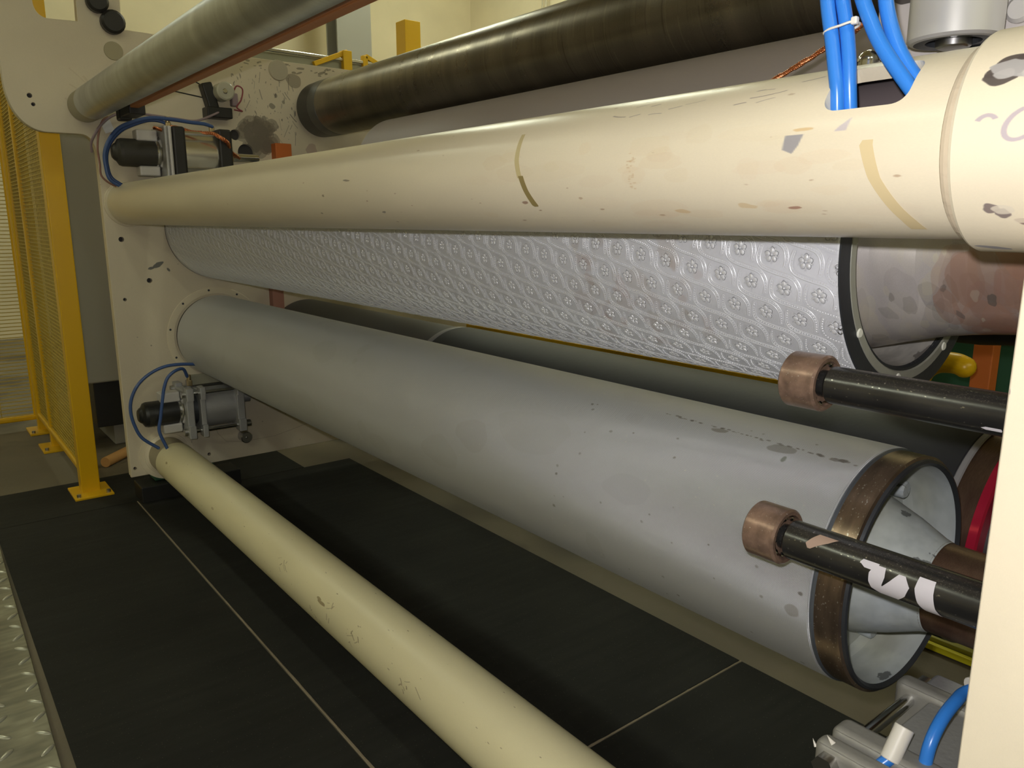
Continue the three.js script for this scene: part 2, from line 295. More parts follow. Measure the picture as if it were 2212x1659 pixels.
{ // dust packed in the joints
  const dust = std({ color: lin(0.27, 0.22, 0.15), roughness: 0.95, bumpMap: fineBump, bumpScale: 0.002 });
  for (const [a, b, lab] of [[[-0.1, -0.806], [2.672, -0.806], 'thin brown line of dirt in the long floor joint'], [[2.677, -1.984], [2.677, -0.81], 'jagged brown line of dirt in the cross joint of the floor']]) {
    const n = 90, P = [], I = [], U = [], dx = (b[0] - a[0]), dz = b[1] - a[1], L = Math.hypot(dx, dz), px = -dz / L, pz = dx / L;
    for (let i = 0; i <= n; i++) { const t = i / n, bump = fbm(t, 0.3, 9, 4), w = 0.0022 + 0.010 * Math.max(0, bump - 0.52) + 0.0012 * rnd(), x = a[0] + dx * t, z = a[1] + dz * t; P.push(x + px * w, 0.0042, z + pz * w, x, 0.0052 + 0.001 * rnd(), z, x - px * w, 0.0042, z - pz * w); U.push(t * L, 0, t * L, 0.005, t * L, 0.01); if (i < n) { const k = i * 3; I.push(k, k + 3, k + 1, k + 1, k + 3, k + 4, k + 1, k + 4, k + 2, k + 2, k + 4, k + 5); } }
    const g = new THREE.BufferGeometry(); g.setAttribute('position', new THREE.Float32BufferAttribute(P, 3)); g.setAttribute('uv', new THREE.Float32BufferAttribute(U, 2)); g.setIndex(I); g.computeVertexNormals();
    const o = solo('dirt_line', g, dust, lab, 'dirt'); o.userData.kind = 'stuff';
  }
}
{ // tread plate with raised lens studs
  const t = thing('tread_plate', 'grey steel tread plate with raised studs at the lower left', 'floor plate', [0, 0, 0]);
  t.rotation.y = -0.0145; t.position.set(0, 0, -0.207);
  const m = std({ map: noiseTex(512, 512, (u, v) => tint(mix3([150, 148, 128], [104, 100, 84], fbm(u, v, 6, 5) * 1.4 - 0.2), 0.85 + 0.3 * fbm(u, v, 50, 2, 12))), metalness: 0.4, roughness: 0.42 });
  rep(m.map, 1.2, 1.2);
  part('plate_sheet', metric(bx(3.4, 0.012, 0.86, 0.6, 0.006, 0.44, 0.003)), m, t);
  const g = [];
  const lens = (x, z, a) => { const e = new THREE.SphereGeometry(1, 10, 4, 0, Math.PI * 2, 0, Math.PI / 2); e.scale(0.026, 0.006, 0.0085); e.rotateY(a); return e.translate(x, 0.0115, z); };
  for (let i = -12; i < 25; i++) for (let j = 0; j < 10; j++) { const x = i * 0.09 + (j % 2) * 0.045, z = 0.03 + j * 0.09; if (x > -1 && x < 2.25 && z < 0.84) g.push(lens(x, z, (i + j) % 2 ? 0.75 : -0.75)); }
  const s = part('stud', g, std({ color: lin(0.50, 0.50, 0.42), metalness: 0.55, roughness: 0.33 }), t, 'field of raised lens shaped studs'); s.userData.kind = 'stuff';
}

// ------------------------------------------------------------------ far side frame (inner face at x = 0)
const FRAME = [[0.1654, -0.773], [1.7, -0.773]];
{
  const t = thing('side_frame', 'large cream painted steel side frame at the far end of the rollers', 'machine frame', [0, 0, 0]);
  // outline in (u = -z, y)
  const s = new THREE.Shape();
  s.moveTo(0.773, 0.1654); s.lineTo(0.773, 1.70); s.quadraticCurveTo(0.765, 1.772, 0.715, 1.776); s.lineTo(0.585, 1.776); s.bezierCurveTo(0.50, 1.78, 0.446, 1.86, 0.446, 1.99);
  s.lineTo(0.43, 3.2); s.lineTo(0.935, 3.2); s.lineTo(0.925, 2.234); s.lineTo(1.12, 2.232); s.quadraticCurveTo(1.16, 2.19, 1.25, 2.186); s.lineTo(2.35, 2.186); s.quadraticCurveTo(2.75, 2.18, 2.8, 1.7); s.lineTo(2.8, 0.1654); s.closePath();
  const win = new THREE.Path(); win.moveTo(0.60, 2.7); win.lineTo(0.585, 2.31); win.quadraticCurveTo(0.585, 2.24, 0.64, 2.238); win.lineTo(0.752, 2.243); win.lineTo(0.765, 2.7); win.closePath(); s.holes.push(win);
  const hole = (u, y, r, sh) => { const p = new THREE.Path(); p.absarc(u, y, r, 0, 2 * Math.PI, true); sh.holes.push(p); };
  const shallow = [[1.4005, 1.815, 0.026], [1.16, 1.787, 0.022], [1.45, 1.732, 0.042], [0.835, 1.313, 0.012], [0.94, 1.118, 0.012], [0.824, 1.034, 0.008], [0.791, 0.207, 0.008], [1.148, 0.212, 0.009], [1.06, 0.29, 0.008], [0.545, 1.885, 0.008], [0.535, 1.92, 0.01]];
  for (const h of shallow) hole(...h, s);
  const place = (g) => g.rotateY(Math.PI / 2);                 // (u, y, depth) -> (depth, y, -u)
  const tex = canvasTex(2048, 2048, (g, w, h) => {               // covers u 0.4..2.8, y 0.1..2.5
    mottle(g, w, h, CREAM2, 0.13, 5);
    const X = (u) => (u - 0.4) / 2.4 * w, Y = (y) => (1 - (y - 0.1) / 2.4) * h, S = w / 2.4;
    // rubbed bare metal around the rollers' lower ends and smears of ink
    for (let i = 0; i < 60; i++) { g.globalAlpha = 0.5; blob(g, X(rr(1.44, 1.6)), Y(rr(1.74, 1.89)), rr(8, 34), css([122, 112, 98]), 0.7); }
    g.globalAlpha = 0.8; blob(g, X(1.515), Y(1.82), 58, css([120, 110, 97]), 0.5); blob(g, X(1.50), Y(1.775), 36, css([120, 111, 98]), 0.6); blob(g, X(1.57), Y(1.77), 30, css([116, 106, 94]), 0.6);
    for (let i = 0; i < 90; i++) { g.globalAlpha = rr(0.25, 0.7); blob(g, X(rr(1.40, 1.72)), Y(rr(1.8, 2.1)), rr(0.8, 3.2), css([112, 103, 92]), 1, rr(1, 4.5), rr(0.9, 2.1)); }
    g.globalAlpha = 0.6; for (const [u, y, r] of [[1.60, 1.965, 13], [1.62, 2.02, 7], [1.555, 1.90, 11], [1.45, 1.875, 7], [1.66, 1.99, 6]]) blob(g, X(u), Y(y), r, css([120, 111, 98]), 0.9, 1.2, 1);
    for (let i = 0; i < 26; i++) { g.globalAlpha = rr(0.3, 0.7); scratch(g, X(rr(1.42, 1.75)), Y(rr(1.82, 2.16)), rr(10, 60), rr(0.8, 2.2), rr(1, 3.5), css([100, 92, 84])); }
    g.globalAlpha = 0.55; blob(g, X(1.72), Y(2.10), 30, css([128, 117, 100]), 0.6, 1.3); for (let i = 0; i < 46; i++) blob(g, X(rr(1.45, 2.2)), Y(rr(2.13, 2.18)), rr(1.2, 5), css([110, 100, 84]), 1, rr(1.5, 4), rr(-0.4, 0.2));
    blob(g, X(1.74), Y(1.70), 10, css([70, 66, 66]), 0.9, 2); blob(g, X(1.80), Y(1.76), 26, css([176, 150, 140]), 0.8);
    // scuffs lower down
    g.globalAlpha = 0.85; blob(g, X(0.985), Y(1.19), 11, css([98, 98, 96]), 0.8, 2.2, -0.5); blob(g, X(0.955), Y(1.175), 6, css([98, 98, 96]), 0.9, 2.4, -0.3); blob(g, X(1.03), Y(1.165), 5, css([104, 104, 100]), 0.9, 2, 0.9);
    for (let i = 0; i < 40; i++) { g.globalAlpha = rr(0.2, 0.6); blob(g, X(rr(0.8, 1.9)), Y(rr(0.2, 1.4)), rr(0.8, 3), css([96, 86, 76]), 0.8); }
    g.globalAlpha = 0.5; blob(g, X(1.0), Y(0.245), 6, css([130, 120, 112]), 0.8);
    g.strokeStyle = css([96, 80, 64], 0.75); g.lineWidth = 1.6; g.beginPath(); g.moveTo(X(1.19), Y(0.36)); g.lineTo(X(1.2), Y(0.315)); g.lineTo(X(1.24), Y(0.265)); g.lineTo(X(1.33), Y(0.248)); g.lineTo(X(1.5), Y(0.25)); g.lineTo(X(1.8), Y(0.31)); g.stroke();
    for (let i = 0; i < 7; i++) { g.globalAlpha = 0.5; scratch(g, X(0.65 + rr(-0.05, 0.1)), Y(1.95 + rr(-0.08, 0.1)), rr(30, 90), rr(0.4, 0.9), rr(4, 10), css([206, 192, 166])); }
    g.globalAlpha = 1;
  });
  tex.wrapS = tex.wrapT = THREE.ClampToEdgeWrapping; tex.repeat.set(1 / 2.4, 1 / 2.4); tex.offset.set(-0.4 / 2.4, -0.1 / 2.4);
  const m = std({ map: tex, roughness: 0.5, bumpMap: fineBump, bumpScale: 0.0004 });
  part('frame_plate', place(new THREE.ExtrudeGeometry(s, { depth: 0.025, bevelEnabled: true, bevelSize: 0.002, bevelThickness: 0.002, bevelSegments: 1, curveSegments: 20 })).translate(-0.027, 0, 0), m, t);
  const b = new THREE.Shape(s.getPoints(20).map((p) => p.clone())); b.holes.push(win);
  part('back_plate', place(new THREE.ExtrudeGeometry(b, { depth: 0.03, bevelEnabled: false })).translate(-0.06, 0, 0), m, t);
  for (const [u, y, r] of shallow) part('hole_shade', rod(r - 0.001, 0.006, 24, 0.001).translate(-0.026, y, -u), std({ color: lin(0.035, 0.03, 0.03), roughness: 0.6 }), t, r > 0.015 ? 'dark disc painting the shade deep in a round hole' : undefined);  // dark discs carry the shade of the hole bottoms in their colour
  const disc = (u, y, r, h) => lathe([[0, r], [h, r - 0.002], [h + 0.001, 0]], 28).translate(0, y, -u);
  part('cover_disc', disc(0.882, 2.14, 0.04, 0.004), std({ color: lin(0.42, 0.37, 0.24), roughness: 0.6 }), t, 'olive blanking disc by the upper left roller');
  part('cover_disc', disc(1.64, 2.142, 0.05, 0.012), std({ color: lin(0.5, 0.45, 0.34), roughness: 0.5 }), t, 'smudged blanking disc near the top edge');
  part('lock_knob', [rod(0.022, 0.03, 6).translate(0, 2.2656, -0.885), rod(0.05, 0.05, 20, 0.01).translate(0, 2.255, -0.885)], M.blackFlange, t, 'black knob at the step in the top edge');
  part('lock_knob', rod(0.045, 0.05, 20, 0.01).translate(0, 2.33, -0.83), M.blackFlange, t);
  part('pin', [rod(0.03, 0.06, 24, 0.004).translate(0, 0.283, -1.329), rod(0.006, 0.063, 10).translate(0, 0.283, -1.329)], M.steel, t, 'steel pin stub low on the frame');
  // flat rings bolted round the bottom roller
  const ring = lathe([[0, 0.243], [0.0025, 0.241], [0.0025, 0.210], [0, 0.209]], 64).translate(0, 0.829, -1.2376);
  part('bearing_ring', ring, M.cream, t);
  for (let k = 0; k < 10; k++) { const a = k / 10 * 2 * Math.PI + 0.2; part('ring_screw', rod(0.0055, 0.004, 10).translate(0, 0.829 + 0.229 * Math.sin(a), -1.2376 + 0.229 * Math.cos(a)), M.darkRim, t); }
}
solo('orange_block', bx(0.06, 0.085, 0.085, 0.03, 0, 0, 0.004), M.orange, 'small bright orange block on the far frame above the upper cream tube', 'block', [0, 1.74, -1.622]);
solo('pink_block', bx(0.05, 0.16, 0.062, 0.025, 0, 0, 0.004), M.pink, 'small dull pink block on the far frame between the two big rollers', 'block', [0, 0.99, -1.55]);
solo('paper_label', bx(0.0016, 0.055, 0.042, 0.001, 0, 0, 0.0005).rotateX(0.35), M.paper, 'small white paper label on the far frame under the upper left roller', 'label', [0.001, 1.815, -0.825]);

// ------------------------------------------------------------------ near side frame
{
  const tex = canvasTex(1024, 2048, (g, w, h) => {                // uv in metres: x 0..0.5, y 0..2 (repeat)
    mottle(g, w, h, CREAM, 0.08, 4, 8);
    for (let i = 0; i < 90; i++) { g.globalAlpha = rr(0.35, 0.9); blob(g, rnd() * w, rnd() * h, rr(1.5, 8), css(i % 4 ? [150, 132, 132] : [120, 84, 84]), 0.9, rr(0.5, 2), rr(0, 3)); }
    g.globalAlpha = 1;
  });
  tex.repeat.set(2, 0.5);
  const m = std({ map: tex, roughness: 0.42, bumpMap: fineBump, bumpScale: 0.0004 });
  const t = thing('side_frame', 'cream painted steel side frame at the near right edge, seen on its narrow front', 'machine frame', [3.741, 0, -0.773]);
  part('frame_plate', bx(0.16, 1.2, 1.9, 0.08, 0.766, -0.95, 0.0025), m, t);
  part('frame_foot', bx(0.2, 0.16, 0.4, 0.09, 0.08, -0.5, 0.006), M.greenPaint, t);
}

// ------------------------------------------------------------------ tie tubes
const UPY = 1.4745, UPZ = -0.8792, TR = 0.0942;
function marksOn(w, h, x0, x1) { const X = (x) => (x - x0) / (x1 - x0) * w, Y = (deg) => (1 - (deg + 180) / 360) * h; return [X, Y]; }
function tubeTexture(lower) {
  return canvasTex(2048, 1024, (g, w, h) => {
    const [X, Y] = marksOn(w, h, 0, 3.75);
    mottle(g, w, h, lower ? [226, 216, 178] : CREAM, 0.10, 8, 4);
    if (lower) {
      for (const [x, d] of [[2.05, 25], [2.2, 15], [2.5, 18], [1.7, 30], [1.95, -5]]) for (let i = 0; i < 7; i++) { g.globalAlpha = rr(0.4, 0.8); scratch(g, X(x + rr(-0.04, 0.04)), Y(d + rr(-14, 14)), rr(8, 34), rr(0.9, 2.4), rr(1, 2.4), css([120, 104, 78])); }
      g.globalAlpha = 0.75; blob(g, X(1.98), Y(28), 9, css([150, 132, 96]), 1, 0.8); blob(g, X(2.0), Y(24), 7, css([140, 122, 90]), 1, 1.6); blob(g, X(0.32), Y(30), 9, css([160, 144, 100]), 0.9); blob(g, X(1.0), Y(20), 8, css([176, 160, 120]), 0.9);
      for (let i = 0; i < 130; i++) { g.globalAlpha = rr(0.25, 0.7); blob(g, X(rr(0.2, 3)), Y(rr(-70, 120)), rr(0.6, 2.6), css([128, 112, 84]), 0.9, rr(0.5, 1.6), rr(0, 3)); }
    } else {
      for (let i = 0; i < 40; i++) { g.globalAlpha = rr(0.03, 0.09); blob(g, X(rr(2.9, 3.6)), Y(rr(-60, 20)), rr(8, 26), css([206, 172, 128]), 0.8, rr(0.4, 1.6)); }
      for (let i = 0; i < 40; i++) { g.globalAlpha = rr(0.25, 0.65); blob(g, X(rr(1.6, 3.62)), Y(rr(-60, 60)), rr(0.6, 2.6), css([150, 118, 92]), 0.9, rr(0.5, 1.6), rr(0, 3)); }
      for (let i = 0; i < 22; i++) { g.globalAlpha = rr(0.5, 0.85); scratch(g, X(rr(3.1, 3.5)), Y(rr(36, 74)), rr(4, 18), rr(-0.6, 0.6), rr(1, 2.4), css([120, 108, 108])); }
      g.globalAlpha = 0.9; g.fillStyle = css([158, 150, 150]);
      const poly = (pts, c) => { g.fillStyle = css(c); g.beginPath(); for (const [x, d] of pts) g.lineTo(X(x), Y(d)); g.closePath(); g.fill(); };
      poly([[3.487, 10], [3.509, 10], [3.504, 3], [3.497, -2], [3.485, 1]], [150, 147, 150]); poly([[3.549, 13], [3.561, 18], [3.557, 10], [3.544, 10]], [192, 180, 184]);
      g.globalAlpha = 0.7; blob(g, X(3.507), Y(13), 3, css([206, 172, 120]), 0.8, 2.2); blob(g, X(2.55), Y(-38), 5, css([128, 116, 108]), 0.7, 0.8, 0.5); blob(g, X(3.02), Y(-30), 4, css([140, 108, 92]), 0.7); blob(g, X(3.492), Y(-40), 3.4, css([150, 108, 90]), 0.8, 1.3); blob(g, X(3.33), Y(-42), 6, css([210, 184, 142]), 0.9, 1.2, 0.6); blob(g, X(3.43), Y(-38), 6, css([212, 188, 148]), 0.9, 1.5, 0.5);
      blob(g, X(2.25), Y(-38), 4, css([130, 116, 96]), 0.8); blob(g, X(2.3), Y(-12), 5, css([128, 112, 88]), 0.9, 0.6); blob(g, X(2.42), Y(6), 4, css([118, 108, 98]), 0.9, 2.4, 0.2);
      // faint worn stamp, no longer readable
      g.globalAlpha = 0.4; for (let i = 0; i < 26; i++) { g.fillStyle = css([196, 160, 118]); g.fillRect(X(3.25 + rr(0, 0.012)), Y(rr(-20, 8)), rr(1, 3), rr(1, 4)); }
      g.globalAlpha = 1;
    }
    g.globalAlpha = 1;
  });
}
// a thin curved patch on a cylinder of radius r: strip along the angle with width profile
function patch(pts, r, off = 0.0005, n = 16) {                 // pts: [xLeft, xRight, deg] from top to bottom
  const P = [], I = [], U = [];
  const row = (a, b, d, k) => { const t = d * Math.PI / 180, R = r + k; P.push(a, R * Math.sin(t), R * Math.cos(t), b, R * Math.sin(t), R * Math.cos(t)); U.push(0, d / 90, 1, d / 90); };
  const all = [];
  for (let i = 0; i + 1 < pts.length; i++) for (let j = 0; j < n; j++) { const t = j / n; all.push(pts[i].map((v, q) => v + (pts[i + 1][q] - v) * t)); }
  all.push(pts[pts.length - 1]);
  all.forEach(([a, b, d]) => row(a, b, d, off));
  for (let i = 0; i + 1 < all.length; i++) { const k = i * 2; I.push(k, k + 2, k + 1, k + 1, k + 2, k + 3); }
  const g = new THREE.BufferGeometry(); g.setAttribute('position', new THREE.Float32BufferAttribute(P, 3)); g.setAttribute('uv', new THREE.Float32BufferAttribute(U, 2)); g.setIndex(I); g.computeVertexNormals(); return g;
}
{
  const t = thing('tie_tube', 'thick upper cream tube with an oblong slot for blue hoses', 'tube', [0, UPY, UPZ]);
  const tex = tubeTexture(false); tex.repeat.set(1 / 3.75, 1);
  const m = std({ map: tex, roughness: 0.3, bumpMap: fineBump, bumpScale: 0.00012 });
  const solid = new Brush(lathe([[0, TR], [3.665, TR], [3.665, TR - 0.016], [0, TR - 0.016], [0, TR]], 128)); solid.updateMatrixWorld();
  const sl = new THREE.Shape(), w = 0.045, h = 0.031, r = 0.018;
  sl.moveTo(-w + r, -h); sl.lineTo(w - r, -h); sl.quadraticCurveTo(w, -h, w, -h + r); sl.lineTo(w, h - r); sl.quadraticCurveTo(w, h, w - r, h); sl.lineTo(-w + r, h); sl.quadraticCurveTo(-w, h, -w, h - r); sl.lineTo(-w, -h + r); sl.quadraticCurveTo(-w, -h, -w + r, -h);
  const cut = new Brush(new THREE.ExtrudeGeometry(sl, { depth: 0.09, bevelEnabled: false, curveSegments: 8 }).translate(0, 0, 0.04).rotateX(-43 * Math.PI / 180).translate(3.568, 0, 0)); cut.updateMatrixWorld();
  const ev = new Evaluator(); ev.useGroups = false;
  const res = ev.evaluate(solid, cut, SUBTRACTION);
  part('tube_body', res.geometry, m, t);
  part('end_collar', lathe([[0, 0.104], [0.012, 0.104], [0.016, 0.101], [0.016, 0.0945]], 64), M.cream, t);
  part('weld_ring', lathe([[0.016, 0.098], [0.024, 0.0985], [0.03, 0.0945]], 64), M.cream, t);
  const ctex = canvasTex(512, 1024, (g, w2, h2) => {
    mottle(g, w2, h2, CREAM, 0.08, 4, 6);
    const [X, Y] = marksOn(w2, h2, 3.6, 4.1);
    for (const [x, d, r, c] of [[3.703, 33, 17, [84, 76, 72]], [3.713, 36, 12, [84, 76, 72]], [3.697, 27.5, 12, [84, 76, 72]], [3.735, 29.5, 17, [92, 82, 76]], [3.75, 27, 20, [92, 82, 76]], [3.706, 32, 15, [172, 168, 164]], [3.70, 28.4, 8, [176, 172, 168]], [3.738, 27, 17, [188, 184, 178]], [3.753, 25, 20, [188, 184, 178]], [3.735, 24, 13, [152, 150, 138]]]) { g.globalAlpha = 0.95; blob(g, X(x), Y(d), r, css(c), 0.8, 1.25, rr(-0.5, 0.5)); }
    g.globalAlpha = 0.8; g.lineWidth = 5; g.strokeStyle = css([170, 158, 168]); g.beginPath(); g.ellipse(X(3.725), Y(4), 13, 22, 0.4, 0, 5.2); g.stroke(); g.beginPath(); g.ellipse(X(3.695), Y(4), 9, 14, 0.1, 3.6, 5.6); g.stroke();
    blob(g, X(3.70), Y(-37), 8, css([110, 98, 96]), 1, 1, 0.5); blob(g, X(3.709), Y(-40.5), 8, css([110, 98, 96]), 1, 0.8); blob(g, X(3.71), Y(-38), 8, css([214, 204, 184]), 0.9, 1.3); blob(g, X(3.728), Y(-45), 7, css([126, 104, 98]), 1, 1.4); blob(g, X(3.725), Y(-44.4), 6, css([222, 210, 186]), 0.9, 1.4); blob(g, X(3.69), Y(-72), 7, css([150, 148, 156]), 0.9, 2.6, 0.4);
    g.globalAlpha = 1;
  });
  ctex.repeat.set(2, 1); ctex.offset.set(-7.2, 0);
  part('weld_bead', lathe([[3.653, TR], [3.6545, TR + 0.002], [3.658, TR + 0.0032], [3.662, TR + 0.0036], [3.665, TR + 0.006]], 96), std({ color: lin(0.60, 0.50, 0.36), roughness: 0.6, bumpMap: fineBump, bumpScale: 0.001 }), t, 'beige bead between tube and collar');
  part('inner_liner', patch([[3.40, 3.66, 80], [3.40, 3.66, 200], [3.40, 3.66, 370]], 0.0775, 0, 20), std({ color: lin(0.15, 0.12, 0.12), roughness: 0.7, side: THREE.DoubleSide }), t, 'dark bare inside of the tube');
  part('near_collar', lathe([[3.6645, TR], [3.665, 0.1045], [3.668, 0.106], [3.98, 0.106], [3.98, 0]], 96), std({ map: ctex, roughness: 0.5, bumpMap: fineBump, bumpScale: 0.00015 }), t, 'wider collar at the near end with chipped paint');
  part('tape_residue', patch([[3.577, 3.588, 3], [3.574, 3.588, 0], [3.583, 3.596, -20], [3.598, 3.612, -40], [3.607, 3.622, -52], [3.612, 3.628, -62]], TR), M.tapeTan, t, 'tan strip of old tape near the slot');
  part('tape_residue', patch([[3.003, 3.012, 38], [3.007, 3.018, 10], [3.016, 3.027, -6]], TR, 0.0003), std({ color: lin(0.58, 0.48, 0.25), roughness: 0.5 }), t, 'faded upper end of the brown strip');
  part('tape_residue', patch([[3.018, 3.030, -4], [3.026, 3.038, -18], [3.036, 3.050, -33], [3.040, 3.049, -34.5]], TR), M.tapeBrown, t, 'brown glossy strip of old tape across the tube');
}
{
  const LY = 0.2549, LZ = -0.943, R = 0.093, t = thing('tie_tube', 'lower cream tube crossing just above the black floor, scuffed', 'tube', [0, LY, LZ]);
  const tex = tubeTexture(true); tex.repeat.set(1 / 3.75, 1);
  part('tube_body', lathe([[0.16, R - 0.004], [0.165, R], [3.741, R]], 96), std({ map: tex, roughness: 0.42, bumpMap: fineBump, bumpScale: 0.00015 }), t);
  part('tube_neck', lathe([[0.01, R - 0.004], [0.162, R - 0.004]], 64), std({ color: lin(0.36, 0.31, 0.21), roughness: 0.5 }), t, 'olive brown bare neck at the far end');
  part('end_collar', lathe([[0, 0.128], [0.006, 0.127], [0.006, 0.106], [0.012, 0.105], [0.014, 0.098], [0.02, 0.0885]], 64), M.cream, t);
}

// ------------------------------------------------------------------ embossing roller
const EY = 1.3572, EZ = -1.2724, ER = 0.2428;
{
  const t = thing('embossing_roller', 'silver embossing roller covered in small flowers and dotted wavy lines', 'roller', [0, EY, EZ]);
  const a = [0.0566, -0.0083], c = [0.0204, -0.0498], det = a[0] * c[1] - c[0] * a[1];
  const X0 = 3.319, S0 = -0.0074;
  const uvf = (x, th) => { const dx = x - X0, ds = th * ER - S0; return [(c[1] * dx - c[0] * ds) / det, (-a[1] * dx + a[0] * ds) / det]; };
  const S = 1024;
  const toCell = (g, i, j) => { g.setTransform(S * c[1] / det, S * a[1] / det, -S * c[0] / det, -S * a[0] / det, i * S, S - j * S); };
  const curve = [[-0.0182, 0.0137], [-0.0213, 0.004], [-0.0224, -0.0035], [-0.0212, -0.011], [-0.0174, -0.0164], [-0.007, -0.0217], [0.0101, -0.0266], [0.0281, -0.031], [0.0367, -0.0348], [0.0428, -0.0411], [0.0462, -0.0502], [0.046, -0.0595], [0.0441, -0.0674]];
  const cv = new THREE.CatmullRomCurve3(curve.map(([x, s]) => V(x, s, 0)), false, 'centripetal'), L = cv.getLength(), nd = Math.round(L / 0.0042), dots = cv.getSpacedPoints(nd), fine = cv.getSpacedPoints(120);
  const disc = (g, x, s, rx, ry, turn, stops) => { g.save(); g.translate(x, s); g.rotate(turn); g.scale(rx, ry); const gr = g.createRadialGradient(0, 0, 0, 0, 0, 1); for (const [o, v] of stops) gr.addColorStop(o, css(grey(v))); g.fillStyle = gr; g.beginPath(); g.arc(0, 0, 1, 0, 7); g.fill(); g.restore(); };
  const draw = (g) => {
    g.fillStyle = css(grey(150)); g.fillRect(0, 0, S, S);
    const each = (f) => { for (let i = -3; i <= 3; i++) for (let j = -3; j <= 3; j++) { toCell(g, i, j); f(); } };
    const line = (w, v) => each(() => { g.lineWidth = w; g.strokeStyle = css(grey(v)); g.lineCap = 'round'; g.lineJoin = 'round'; g.beginPath(); for (const p of fine) g.lineTo(p.x, p.y); g.stroke(); });
    line(0.0082, 238); line(0.0054, 62);
    each(() => {
      const pet = [[0.0006, 0.0066, 1.57], [0.0068, 0.0016, 0.2], [0.0044, -0.0062, -0.95], [-0.0044, -0.006, -2.2], [-0.0068, 0.0016, 2.95]];
      for (const an of [0.95, -0.35, -1.57, -2.75, 2.2, 1.5, 0.3, 2.85]) { g.save(); g.rotate(an); g.fillStyle = css(grey(225)); g.beginPath(); g.moveTo(0.004, -0.0034); g.lineTo(0.0144, -0.0008); g.lineTo(0.0136, 0.0016); g.lineTo(0.004, 0.0034); g.fill(); g.fillStyle = css(grey(8)); g.beginPath(); g.moveTo(0.003, -0.0026); g.lineTo(0.0132, -0.0007); g.lineTo(0.0124, 0.001); g.lineTo(0.003, 0.0024); g.fill(); g.strokeStyle = css(grey(215)); g.lineWidth = 0.0006; g.beginPath(); g.moveTo(0.007, 0); g.lineTo(0.0125, 0.0002); g.stroke(); g.restore(); }
      for (const [x, s, an] of pet) disc(g, x, s, 0.0052, 0.0046, an, [[0, 10], [0.86, 10], [1, 120]]);
      for (const [x, s, an] of pet) disc(g, x, s, 0.0040, 0.0033, an, [[0, 255], [0.45, 225], [1, 10]]);
      disc(g, 0, 0, 0.0022, 0.0022, 0, [[0, 235], [1, 10]]);
    });
    g.setTransform(1, 0, 0, 1, 0, 0);
  };
  const bump = canvasTex(S, S, (g) => { draw(g); const im = g.getImageData(0, 0, S, S), d = im.data; for (let y = 0; y < S; y++) for (let x = 0; x < S; x++) { const k = (y * S + x) * 4, n = 9 * Math.sin(x / S * 2 * Math.PI * 36) * Math.sin(y / S * 2 * Math.PI * 32); d[k] = d[k + 1] = d[k + 2] = Math.max(0, Math.min(255, d[k] + n)); } g.putImageData(im, 0, 0); }, false);
  // fine machining grain of the ground, and brown film of dried ink in patches (over the whole length)
  const film = canvasTex(1024, 512, (g, w, h) => { mottle(g, w, h, [238, 240, 246], 0.06, 9, 5); for (let i = 0; i < 60; i++) { const k = rnd(); g.globalAlpha = rr(0.06, 0.2); blob(g, rr(0.84, 0.93) * w, (1 - (rr(-50, 10) + 180) / 360) * h, rr(2, 9), css(k > 0.5 ? [170, 132, 116] : [176, 160, 140]), 0.8, rr(0.3, 1), rr(0, 3)); } for (let i = 0; i < 90; i++) { g.globalAlpha = rr(0.05, 0.15); blob(g, rnd() * w, rnd() * h, rr(2, 12), css([178, 168, 152]), 0.8, rr(0.3, 2)); } g.globalAlpha = 1; });
  film.channel = 1; film.repeat.set(1 / 3.43, 1);
  const g = lathe([[0.004, ER - 0.003], [0.006, ER], [3.4225, ER], [3.4245, ER - 0.002]], 160, uvf);
  const plain = lathe([[0.004, ER - 0.003], [0.006, ER], [3.4225, ER], [3.4245, ER - 0.002]], 160);
  g.setAttribute('uv1', plain.attributes.uv);
  part('roller_shell', g, std({ map: film, color: lin(0.95, 0.95, 0.97), metalness: 0.2, roughness: 0.38, bumpMap: bump, bumpScale: 0.005 }), t);
  // raised relief: bead rows with their border ridges, petals and leaf tips, one bent cell repeated over the side of the roller in view
  const bend = (g) => { const p = g.attributes.position; for (let i = 0; i < p.count; i++) { const th = p.getY(i) / ER, r = ER + p.getZ(i); p.setXYZ(i, p.getX(i), r * Math.sin(th), r * Math.cos(th)); } g.computeVertexNormals(); return g; };
  const dome = (x, y, rx, ry, h, turn, n = 8) => new THREE.SphereGeometry(1, n, 3, 0, Math.PI * 2, 0, Math.PI / 2).rotateX(Math.PI / 2).scale(rx, ry, h).rotateZ(turn).translate(x, y, -0.0001);
  const ridge = (off) => { const q = fine.map((p, i) => { const a2 = fine[Math.max(0, i - 1)], b2 = fine[Math.min(fine.length - 1, i + 1)], dx = b2.x - a2.x, dy = b2.y - a2.y, l = Math.hypot(dx, dy); return V(p.x - dy / l * off, p.y + dx / l * off, 0); }).filter((_, i) => i % 3 === 0 || i === 120); return new THREE.TubeGeometry(new THREE.CatmullRomCurve3(q), 44, 0.00062, 5, false); };
  const leaf = (an, len) => new THREE.ConeGeometry(0.0017, len, 5).scale(1, 1, 0.5).translate(0, 0.0068 + len / 2, 0).rotateZ(an - Math.PI / 2);
  const petals = [[0.0006, 0.0064, 1.57], [0.0066, 0.0016, 0.2], [0.0043, -0.006, -0.95], [-0.0043, -0.0058, -2.2], [-0.0066, 0.0016, 2.95]];
